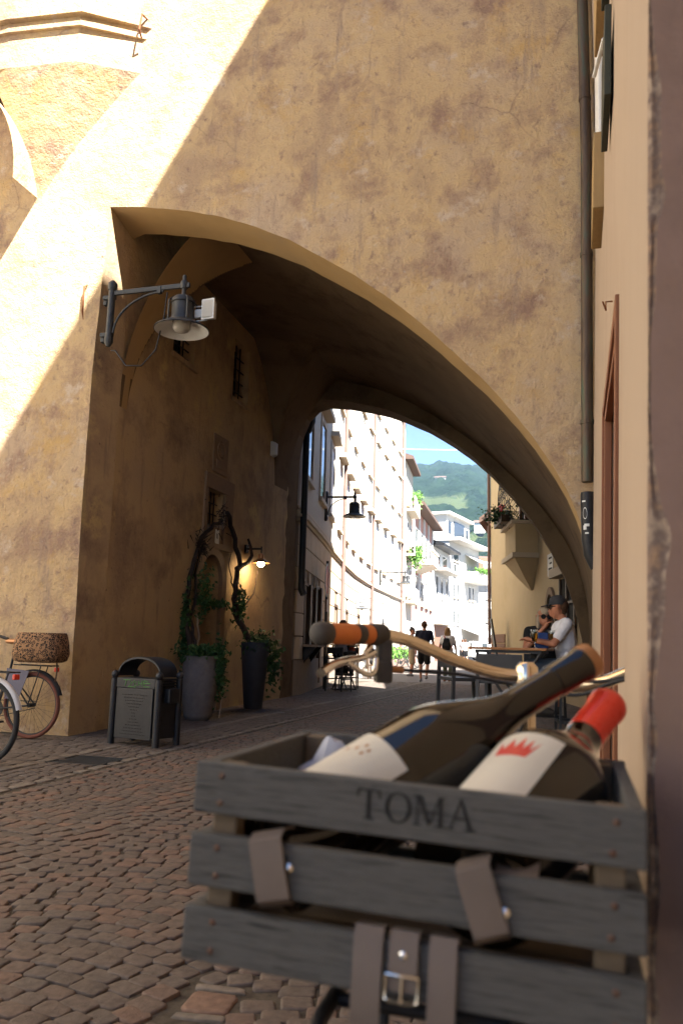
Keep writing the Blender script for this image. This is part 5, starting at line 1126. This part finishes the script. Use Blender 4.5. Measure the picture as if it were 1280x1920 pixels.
# ================================================================== tables and chairs
chair_m = M('anthracite_chair', (.035, .036, .038), (.05, .05, .052), scale=10, rough=.5)
tabletop_m = M('orange_brown_table_board', (.30, .13, .045), (.38, .17, .06), scale=8, rough=.5, stretch=(1, 8, 1))
def bar_chair(label, loc, rz, group='tall anthracite bar chairs'):
    c = thing('bar_chair', label, 'chair', loc, group, rz)       # faces +y
    mk('seat', MB().box((0, 0, .745), (.44, .42, .035)), chair_m, c, local=True, bev=.008)
    mk('backrest', MB().box((0, -.20, .93), (.44, .03, .15), Euler((.08, 0, 0))), chair_m, c, local=True, bev=.008)
    for sx in (-1, 1):
        mk('leg', MB().prism([(sx * .20 - .016, .19, .74), (sx * .20 + .016, .19, .74), (sx * .215 + .014, .22, 0), (sx * .215 - .014, .22, 0)], (0, -.03, 0)), chair_m, c, local=True)
        mk('leg', MB().prism([(sx * .20 - .016, -.215, 1.0), (sx * .20 + .016, -.215, 1.0), (sx * .215 + .014, -.25, 0), (sx * .215 - .014, -.25, 0)], (0, .032, 0)), chair_m, c, local=True)
    mk('footrest', MB().box((0, .20, .28), (.41, .025, .03)), chair_m, c, local=True); mk('side_rail', MB().box((-.205, 0, .28), (.025, .40, .03)), chair_m, c, local=True); mk('side_rail', MB().box((.205, 0, .28), (.025, .40, .03)), chair_m, c, local=True)
    return c
bar_chair('tall anthracite bar chair with its back to the crate', (-.67, 8.02, 0), R(-6)); bar_chair('tall anthracite bar chair standing off the table corner on the street side', (-1.08, 8.35, 0), R(-60))
def high_table(label, loc, rz, sx=.82, sy=.8):
    t = thing('high_table', label, 'table', loc, 'high cafe tables', rz)
    mk('tabletop', MB().box((0, 0, 1.06), (sx, sy, .026)), tabletop_m, t, local=True, bev=.006); mk('apron', MB().box((0, 0, 1.03), (sx * .86, sy * .86, .03)), chair_m, t, local=True)
    for s in (-1, 1):
        for q in (-1, 1): mk('leg', MB().tube([(q * sx * .42, s * sy * .40, 1.03), (-q * sx * .36, s * sy * .40, .02)], .017, 6), chair_m, t, local=True)
        mk('foot', MB().box((0, s * sy * .40, .02), (sx * .85, .04, .03)), chair_m, t, local=True)
    mk('stretcher', MB().tube([(0, -sy * .4, .52), (0, sy * .4, .52)], .014, 6), chair_m, t, local=True)
    return t
high_table('high cafe table with a wooden top under two beer glasses', (-.66, 9.15, 0), R(-4))
glas = M('clear_glass', (.9, .92, .92), rough=.02, trans=1, spec=.5); beer = M('amber_beer', (.75, .30, .02), rough=.1, trans=.5, ior=1.33); foam = M('beer_foam', (.8, .75, .62), rough=.9)
def beer_glass(label, loc):
    g = thing('beer_glass', label, 'glass', loc, 'beer glasses on the high table')
    mk('glass', MB().lathe([(.033, 0), (.033, .004), (.006, .012), (.006, .06), (.03, .085), (.041, .13), (.038, .205), (.0365, .205), (.039, .13), (.028, .088), (.004, .066)], 20, cap=False), glas, g, local=True, smooth=60)
    mk('beer', MB().lathe([(.004, .068), (.027, .09), (.0375, .13), (.037, .165)], 18), beer, g, local=True, smooth=60); mk('foam', MB().lathe([(.037, .1655), (.0365, .18)], 18), foam, g, local=True); return g
beer_glass('stemmed beer glass on the table edge farther from the man', (-.42, 9.15, 1.073)); beer_glass('stemmed beer glass by the forearm of the man in the cap', (-.24, 9.30, 1.073))
mn = mk('menu_card', MB().box((0, 0, .12), (.15, .01, .18), Euler((-.25, 0, .2))), M('blue_card', (.02, .05, .16), (.03, .06, .2), scale=5, rough=.6)); mn.location = (-.36, 9.42, 1.075); tag(mn, 'dark blue menu card propped behind the beer glasses', 'menu')

# ================================================================== people
def blob(name, prims, m, parent, vox=.012, it=4):
    mb = MB()
    for p in prims: mb.caps(*p)
    me = mb.mesh('tmp'); o = bpy.data.objects.new('tmp', me); col.objects.link(o)
    r_ = o.modifiers.new('r', 'REMESH'); r_.mode = 'VOXEL'; r_.voxel_size = vox; s_ = o.modifiers.new('s', 'SMOOTH'); s_.factor = .5; s_.iterations = it
    dg = bpy.context.evaluated_depsgraph_get(); nm = bpy.data.meshes.new_from_object(o.evaluated_get(dg)); bpy.data.objects.remove(o); nm.name = name
    nm.materials.clear(); nm.materials.append(m); nm.polygons.foreach_set('use_smooth', [True] * len(nm.polygons))
    ob_ = bpy.data.objects.new(name, nm); col.objects.link(ob_); ob_.parent = parent; return ob_
V = Vector
def cmat(name, c, rough=.9): return M(name, c, tuple(min(1, k * 1.25) for k in c), scale=14, rough=rough, bump=.3, bscale=30, dist=.01)
def hand(pr, w_, d, side):
    d = V(d).normalized(); s = d.cross(V((0, 0, 1))); s = s.normalized() if s.length > .1 else V((0, 1, 0)); pr.append((w_, w_ + d * .07, .022, .026)); up = s.cross(d)
    for k, l_ in ((-1.5, .06), (-.5, .075), (.5, .072), (1.5, .055)):
        a = w_ + d * .075 + s * k * .016; b = a + d * l_ * .55 - up * .008; pr.append((a, b, .009, .0085)); pr.append((b, b + d * l_ * .4 - up * .022, .0085, .007))
    a = w_ + d * .03 + s * side * .028; pr.append((a, a + d * .035 + s * side * .022, .011, .009))
def person(label, loc, rz, h=1.72, j=None, skin=skin_m, shirt=None, pants=None, shoes=None, hair=None, hair_long=False, cap=None, sleeve=.5, pant_len=.6, female=False, vox=.014, glasses=None, group=None, skirt=None, fat=1.0):
    t = thing('person', label, 'person', loc, group, rz); k = h / 1.72
    J = dict(pel=V((0, 0, .92)), chest=V((0, .0, 1.28)), head=V((0, .03, 1.60)), shl=V((-.185, 0, 1.40)), shr=V((.185, 0, 1.40)), ell=V((-.24, -.03, 1.12)), elr=V((.24, -.03, 1.12)), wrl=V((-.24, .07, .88)), wrr=V((.24, .07, .88)), knl=V((-.1, .03, .48)), knr=V((.1, .03, .48)), anl=V((-.1, -.01, .09)), anr=V((.1, -.01, .09)), look=V((0, 1, 0)))
    if female: J['shl'].x = -.165; J['shr'].x = .165
    for a, b in (j or {}).items(): J[a] = V(b)
    P = {a: (b * k if a != 'look' else b) for a, b in J.items()}; rv = (P['shr'] - P['shl']).normalized(); ax = (P['chest'] - P['pel']).normalized(); fw = ax.cross(rv) * -1
    nk = (P['shl'] + P['shr']) / 2 + V((0, 0, .03)); look = P['look'].normalized(); hc = P['head']; up = V((0, 0, 1)); hr = look.cross(up).normalized()
    torso = []
    for s in (-1, 1):
        torso += [(P['chest'] + rv * s * .075 + ax * .06, P['chest'] + rv * s * .07 - ax * .10, .105 * fat, .098 * fat), (P['pel'] + rv * s * .065 + ax * .10, P['pel'] + rv * s * .075, .095 * fat, .105 * fat)]
    torso += [(P['shl'] * .86 + P['shr'] * .14, P['shr'] * .86 + P['shl'] * .14, .062, .062), (nk - V((0, 0, .03)), P['chest'], .06, .09), (P['chest'] - ax * .05, P['pel'] + ax * .06, .11 * fat, .115 * fat)]
    if female: torso += [(P['chest'] + rv * s * .07 + fw * .06, P['chest'] + rv * s * .07 + fw * .07 - ax * .03, .06, .058) for s in (-1, 1)]
    arms = [[(P['sh' + s], P['el' + s], .05, .041), (P['el' + s], P['wr' + s], .041, .027)] for s in 'lr']
    hips = [P['pel'] + rv * s * .09 - ax * .02 for s in (-1, 1)]
    legs = []
    for s, hp in zip('lr', hips):
        kn, an = P['kn' + s], P['an' + s]; legs.append([(hp, kn, .085, .055), (kn, kn.lerp(an, .35), .052, .056), (kn.lerp(an, .35), an, .056, .035)])
    hd = [(hc - up * .035 + look * .01, hc + up * .035 - look * .005, .076, .088), (hc - up * .08 + look * .03, hc - up * .05 + look * .035, .045, .055), (nk - V((0, 0, .02)), hc - up * .06 - look * .02, .056, .052), (hc - up * .012 + look * .085, hc - up * .035 + look * .103, .011, .015), (hc - up * .075 + look * .075, hc - up * .072 + look * .078, .022, .022)]
    for s in (-1, 1): hd.append((hc + hr * s * .083 - up * .02, hc + hr * s * .09 + up * .02, .014, .018))
    pr = hd + torso[:] + sum(arms, []) + sum(legs, [])
    for s, sd in (('l', 1), ('r', -1)): hand(pr, P['wr' + s], (P['wr' + s] - P['el' + s]), sd)
    blob('body', pr, skin, t, vox)
    if shirt:
        e = .014; sp = [(a, b, r0 + e, r1 + e) for a, b, r0, r1 in torso]
        for a in arms:
            (p0, p1, r0, r1) = a[0]; sp.append((p0, p0.lerp(p1, min(1, sleeve * 1.25)), r0 + .018, r1 + .024))
            if sleeve > .9: sp.append((a[1][0], a[1][0].lerp(a[1][1], .85), r1 + .016, .036))
        blob('shirt', sp, shirt, t, vox)
    if pants:
        pp = [(P['pel'] + rv * s * .06 + ax * .07, hips[i], .108 * fat, .112 * fat) for i, s in enumerate((-1, 1))] + [(P['pel'] - rv * .08, P['pel'] + rv * .08, .105, .105)]
        for l_ in legs:
            hp, kn, r0, r1 = l_[0]; an = l_[2][1]
            if pant_len < 1: pp.append((hp, hp.lerp(kn, pant_len), r0 + .028, r0 + .018))
            else: pp += [(hp, kn, r0 + .02, r1 + .022), (kn, an, r1 + .022, .055)]
        blob('trousers' if pant_len >= 1 else 'shorts', pp, pants, t, vox)
    for s in 'lr':
        an, kn = P['an' + s], P['kn' + s]; f_ = V((0, 1, 0)) if abs((an - kn).normalized().y) < .75 else V((0, .5, -.8)); f_ = V((fw.x, fw.y, 0)).normalized() if fw.length > .1 and abs(fw.z) < .8 else f_
        if j and 'toe' + s in j: f_ = V(j['toe' + s]).normalized()
        dn = V((0, 0, -1)) if abs(f_.z) < .5 else V((0, -.8, -.4))
        blob('shoe', [(an + dn * .045 - f_ * .05, an + dn * .055 + f_ * .13, .042, .034), (an + dn * .02, an + dn * .03 + f_ * .06, .044, .036)], shoes or rubber_m, t, min(vox, .012))
    if hair:
        hp = [(hc + up * .045 - look * .02, hc + up * .03 - look * .035, .088, .086), (hc + up * .065 + look * .03, hc + up * .06, .062, .075), (hc - look * .05, hc - look * .045 - up * .05, .066, .05)]
        if hair_long:
            for s in (-1, 0, 1): hp.append((hc + hr * s * .05 - look * .035, hc + hr * s * .06 - look * .055 - up * .22, .055, .035))
            for s in (-1, 1): hp.append((hc + hr * s * .072 + up * .02, hc + hr * s * .08 - up * .12, .03, .024))
        blob('hair', hp, hair, t, .012)
    if cap:
        mb = MB().lathe([(.098, 0), (.099, .03), (.09, .075), (.06, .105), (.01, .115)], 20); q = Matrix.Translation(hc + up * .035) @ Matrix((hr, look, up)).transposed().to_4x4(); co = mk('cap', mb.xf(q), cap, t, local=True, smooth=60)
        br = MB(); n = 12; vs_ = []
        for e_, zz in ((.0, 0), (.0, .008)):
            vs_ += [(.088 * math.cos(a), .06 + .13 * math.sin(a) * 1.0, .004 + zz - .02 * math.sin(a)) for a in [math.pi * i / n for i in range(n + 1)]]
        br.add(vs_, [tuple(range(n, -1, -1)), tuple(range(n + 1, 2 * n + 2))] + [(i, i + 1, n + 2 + i, n + 1 + i) for i in range(n)]); mk('cap_brim', br.xf(q), cap, co, local=True)
    if glasses:
        gm = MB()
        for s in (-1, 1): gm.lathe([(.026, -.003), (.03, 0), (.026, .003)], 14, hc + hr * s * .036 + look * .088 + up * .012, look); gm.tube([hc + hr * s * .065 + look * .085 + up * .02, hc + hr * s * .088 - look * .01 + up * .015], .004, 5)
        gm.tube([hc - hr * .01 + look * .096 + up * .016, hc + hr * .01 + look * .096 + up * .016], .004, 5); mk('sunglasses', gm, glasses, t, local=True)
    else:
        for s in (-1, 1): mk('eye', MB().ball(hc + hr * s * .032 + look * .079 + up * .008, .009, 8), ink_m, t, local=True)
    mk('mouth', MB().tube([hc - hr * .022 + look * .088 - up * .052, hc + look * .096 - up * .053, hc + hr * .022 + look * .088 - up * .052], .005, 6), M('lip', (.35, .12, .09), rough=.5), t, local=True)
    return t
wht = cmat('white_cotton', (.62, .61, .62)); navy = cmat('navy_cotton', (.012, .014, .03)); khaki = cmat('khaki_cotton', (.27, .21, .13)); greyc = cmat('grey_cotton', (.16, .16, .17)); denim = cmat('blue_denim', (.07, .11, .18)); blk = cmat('black_cotton', (.012, .012, .013))
brown_h = cmat('brown_hair', (.07, .035, .018)); blond_h = cmat('dark_blond_hair', (.22, .13, .06)); grey_h = cmat('ash_blond_hair', (.32, .25, .17)); capm = cmat('charcoal_cap', (.035, .035, .038)); olive = cmat('olive_cotton', (.09, .10, .06)); redc = cmat('red_cotton', (.45, .04, .04)); stripe = cmat('grey_striped_cotton', (.2, .19, .2)); cream_c = cmat('cream_cotton', (.5, .45, .38))
# the two drinkers on bar stools
seatJ = dict(pel=(0, 0, .86), chest=(0, .06, 1.20), head=(0, .12, 1.50), shl=(-.185, .05, 1.32), shr=(.185, .05, 1.32), ell=(-.25, .20, 1.10), elr=(.25, .20, 1.10), wrl=(-.12, .42, 1.14), wrr=(.10, .42, 1.14), knl=(-.12, .42, .84), knr=(.12, .42, .84), anl=(-.11, .34, .42), anr=(.11, .34, .42), look=(.1, 1, -.05))
man = person('man in white tee and charcoal cap leaning on the high table', (-.05, 9.52, 0), R(98), 1.76, dict(seatJ, look=(.15, 1, -.05)), tan_m, wht, denim, rubber_m, hair=brown_h, cap=capm, pant_len=.95, vox=.009, glasses=ink_m, fat=1.05)
wom = person('woman in sunglasses resting her chin on her hand at the table', (-.36, 10.2, 0), R(190), 1.66, dict(seatJ, wrr=(.04, .30, 1.36), wrl=(-.05, .38, 1.13), look=(-.1, 1, -.05)), tan_m, blk, olive, rubber_m, hair=grey_h, hair_long=True, pant_len=.95, vox=.009, glasses=ink_m, female=True, sleeve=.2)
for lab, loc, rz in (('tall anthracite stool under the man in the white tee', (.0, 9.52, 0), R(98)), ('tall anthracite stool under the woman in sunglasses', (-.36, 10.25, 0), R(190))): bar_chair(lab, loc, rz)
# strollers
walk = dict(knl=(-.1, .10, .49), anl=(-.1, .10, .10), knr=(.1, .0, .48), anr=(.1, -.26, .19), wrl=(-.24, -.02, .90), wrr=(.25, .16, .92), elr=(.25, .02, 1.12))
person('man in navy tee and dark shorts walking away down the street', (-4.4, 24.4, 0), R(4), 1.85, walk, skin_m, navy, blk, greyc, hair=brown_h, pant_len=.75, fat=1.05)
w2 = person('woman in white tee with black backpack and red strap walking away', (-3.85, 25.5, 0), R(-4), 1.70, dict(walk, anr=(.1, -.1, .11), knr=(.1, .04, .48)), tan_m, wht, olive, copper_m, hair=blond_h, hair_long=True, pant_len=1, female=True)
bp = mk('backpack', MB().rings([[(-.12, -.13, .98), (.12, -.13, .98), (.12, -.24, .98), (-.12, -.24, .98)], [(-.14, -.13, 1.12), (.14, -.13, 1.12), (.13, -.27, 1.12), (-.13, -.27, 1.12)], [(-.09, -.13, 1.36), (.09, -.13, 1.36), (.07, -.2, 1.36), (-.07, -.2, 1.36)]]), blk, w2, local=True, bev=.03)
mk('bag_strap', MB().tube([(-.10, -.13, 1.44), (.05, -.16, 1.25), (.2, -.10, 1.0)], .014, 6), redc, bp, local=True)
person('man in khaki shorts and dark cap looking down at the kerb', (-5.75, 29.3, 0), R(-70), 1.76, dict(wrl=(-.12, .25, 1.08), wrr=(.12, .25, 1.08), look=(0, 1, -.45)), tan_m, greyc, khaki, greyc, hair=brown_h, cap=capm, pant_len=.95)
# cafe guests at the bar front
cafeJ = dict(seatJ)
bar_chair('black bar chair of the guest in the striped shirt', (-5.25, 18.1, 0), R(-15)); bar_chair('black bar chair facing the palazzo counter', (-5.35, 19.3, 0), R(-170))
person('guest in striped grey shirt seated with his back to the archway', (-5.25, 18.15, 0), R(-15), 1.74, seatJ, tan_m, stripe, blk, rubber_m, hair=brown_h, pant_len=1)
person('guest in an orange red top seated across the small cafe table', (-5.35, 19.25, 0), R(-190), 1.68, seatJ, skin_m, cmat('orange_red_cotton', (.42, .08, .03)), blk, rubber_m, hair=brown_h, hair_long=True, pant_len=1, female=True)
high_table('small high table between the two guests at the bar', (-5.3, 18.72, 0), R(-15), .55, .5)
person('guest in black jeans seated low beside the counter', (-6.25, 25.6, 0), R(-100), 1.74, {a: (b[0], b[1], b[2] - .3) if a not in ('look', 'anl', 'anr') else ((b[0], b[1], .10) if a != 'look' else b) for a, b in seatJ.items()}, tan_m, greyc, blk, rubber_m, hair=brown_h, pant_len=1)
st_ = thing('stool', 'low wooden stool under the guest in black jeans', 'stool', (-6.25, 25.6, 0)); mk('seat', MB().box((0, 0, .44), (.36, .36, .04)), darkwood_m, st_, local=True, bev=.01)
for sx in (-1, 1):
    for sy in (-1, 1): mk('leg', MB().box((sx * .15, sy * .15, .21), (.035, .035, .42)), darkwood_m, st_, local=True)
# far strollers
far = (((-7.9, 59.5), 'far stroller in dark shirt walking away with a companion', greyc, blk, brown_h), ((-7.55, 58.5), 'far stroller with a cream backpack walking away', cream_c, blk, brown_h), ((-6.9, 70), 'far stroller in pale shirt beside the white van', wht, blk, brown_h), ((-6.2, 69), 'far stroller in dark top near the white van', navy, denim, blond_h), ((-4.75, 55), 'far person in a red top by the yellow house corner', redc, blk, brown_h))
for (x, y), lab, sh_, pt_, hr_ in far: person(lab, (x, y, 0), R(random.Random(int(x * 100)).uniform(-30, 30)), 1.72, walk, skin_m, sh_, pt_, rubber_m, hair=hr_, pant_len=.8, vox=.022)
# white van at the far end
vn = thing('white_van', 'small white van parked before the far shop awning', 'van', (-7.2, 74, 0), rz=R(20))
rs = []
for y in (-.82, .82):
    rs.append([(x, y, z) for x, z in ((-2.0, .3), (2.0, .3), (2.05, .85), (1.35, .98), (.7, 1.65), (-1.9, 1.72), (-2.02, .9))])
mk('body', MB().rings(rs), whitem_m, vn, local=True, bev=.08)
mk('windscreen', MB().box((1.04, 0, 1.33), (.03, 1.35, .72), Euler((0, -.78, 0))), glass_m, vn, local=True); mk('rear_window', MB().box((-2.0, 0, 1.32), (.04, 1.3, .5)), glass_m, vn, local=True)
for y in (-.83, .83):
    mk('side_window', MB().box((-.3, y, 1.32), (1.5, .02, .45)), glass_m, vn, local=True)
    for x in (-1.25, 1.3):
        w_ = mk('wheel', MB().tube([(x, y - .09, .31), (x, y + .09, .31)], .31, 20), tyre_m, vn, local=True, smooth=40); mk('hubcap', MB().tube([(x, y - .10, .31), (x, y + .10, .31)], .18, 16), greyw_m, w_, local=True)
for y in (-.6, .6): mk('headlight', MB().box((2.03, y, .78), (.04, .3, .14)), frost_m, vn, local=True, bev=.02); mk('tail_light', MB().box((-2.03, y, .9), (.04, .14, .3)), redcap_m, vn, local=True)
# stone planters with shrubs at the palazzo foot
for i, (x, y, lab) in enumerate(((-8.55, 37.2, 'stone planter with a green shrub before the parked bicycles'), (-8.75, 39.6, 'stone planter with a green shrub between the parked bicycles'), (-8.9, 42.6, 'stone planter with a green shrub beyond the parked bicycles'))):
    pl = thing('stone_planter', lab, 'planter', (x, y, 0), 'planters along the palazzo'); mk('trough', MB().box((0, 0, .22), (.6, 1.3, .44)), M('planter_stone', (.22, .15, .12), (.27, .19, .15), scale=6, rough=.9), pl, local=True, bev=.03)
    tag(mk('shrub', leaves(420, (0, 0, .7), (.35, .65, .3), .09, lrg), leaf2_m, pl, local=True), kind='stuff')
# slanting board and fence by the yellow house
o = mk('leaning_board', MB().prism([(-2.05, 24.2, .1), (-2.16, 24.7, .1), (-2.40, 24.75, 1.95), (-2.33, 24.3, 1.95)], (-.05, -.02, 0)), iron_m); tag(o, 'dark grey board leaning at the corner of the yellow house', 'board')

# ================================================================== the air between here and the hill
hm = bpy.data.materials.new('haze'); hm.use_nodes = True; n_ = hm.node_tree; n_.nodes.clear(); out_ = n_.nodes.new('ShaderNodeOutputMaterial'); pv = n_.nodes.new('ShaderNodeVolumePrincipled')
pv.inputs['Color'].default_value = (.5, .72, 1, 1); pv.inputs['Density'].default_value = .00024; pv.inputs['Anisotropy'].default_value = .2; n_.links.new(pv.outputs[0], out_.inputs['Volume'])
hz = mk('haze', MB().b2((-460, -40, -1.5), (300, 1030, 262)), hm); tag(hz, kind='stuff')
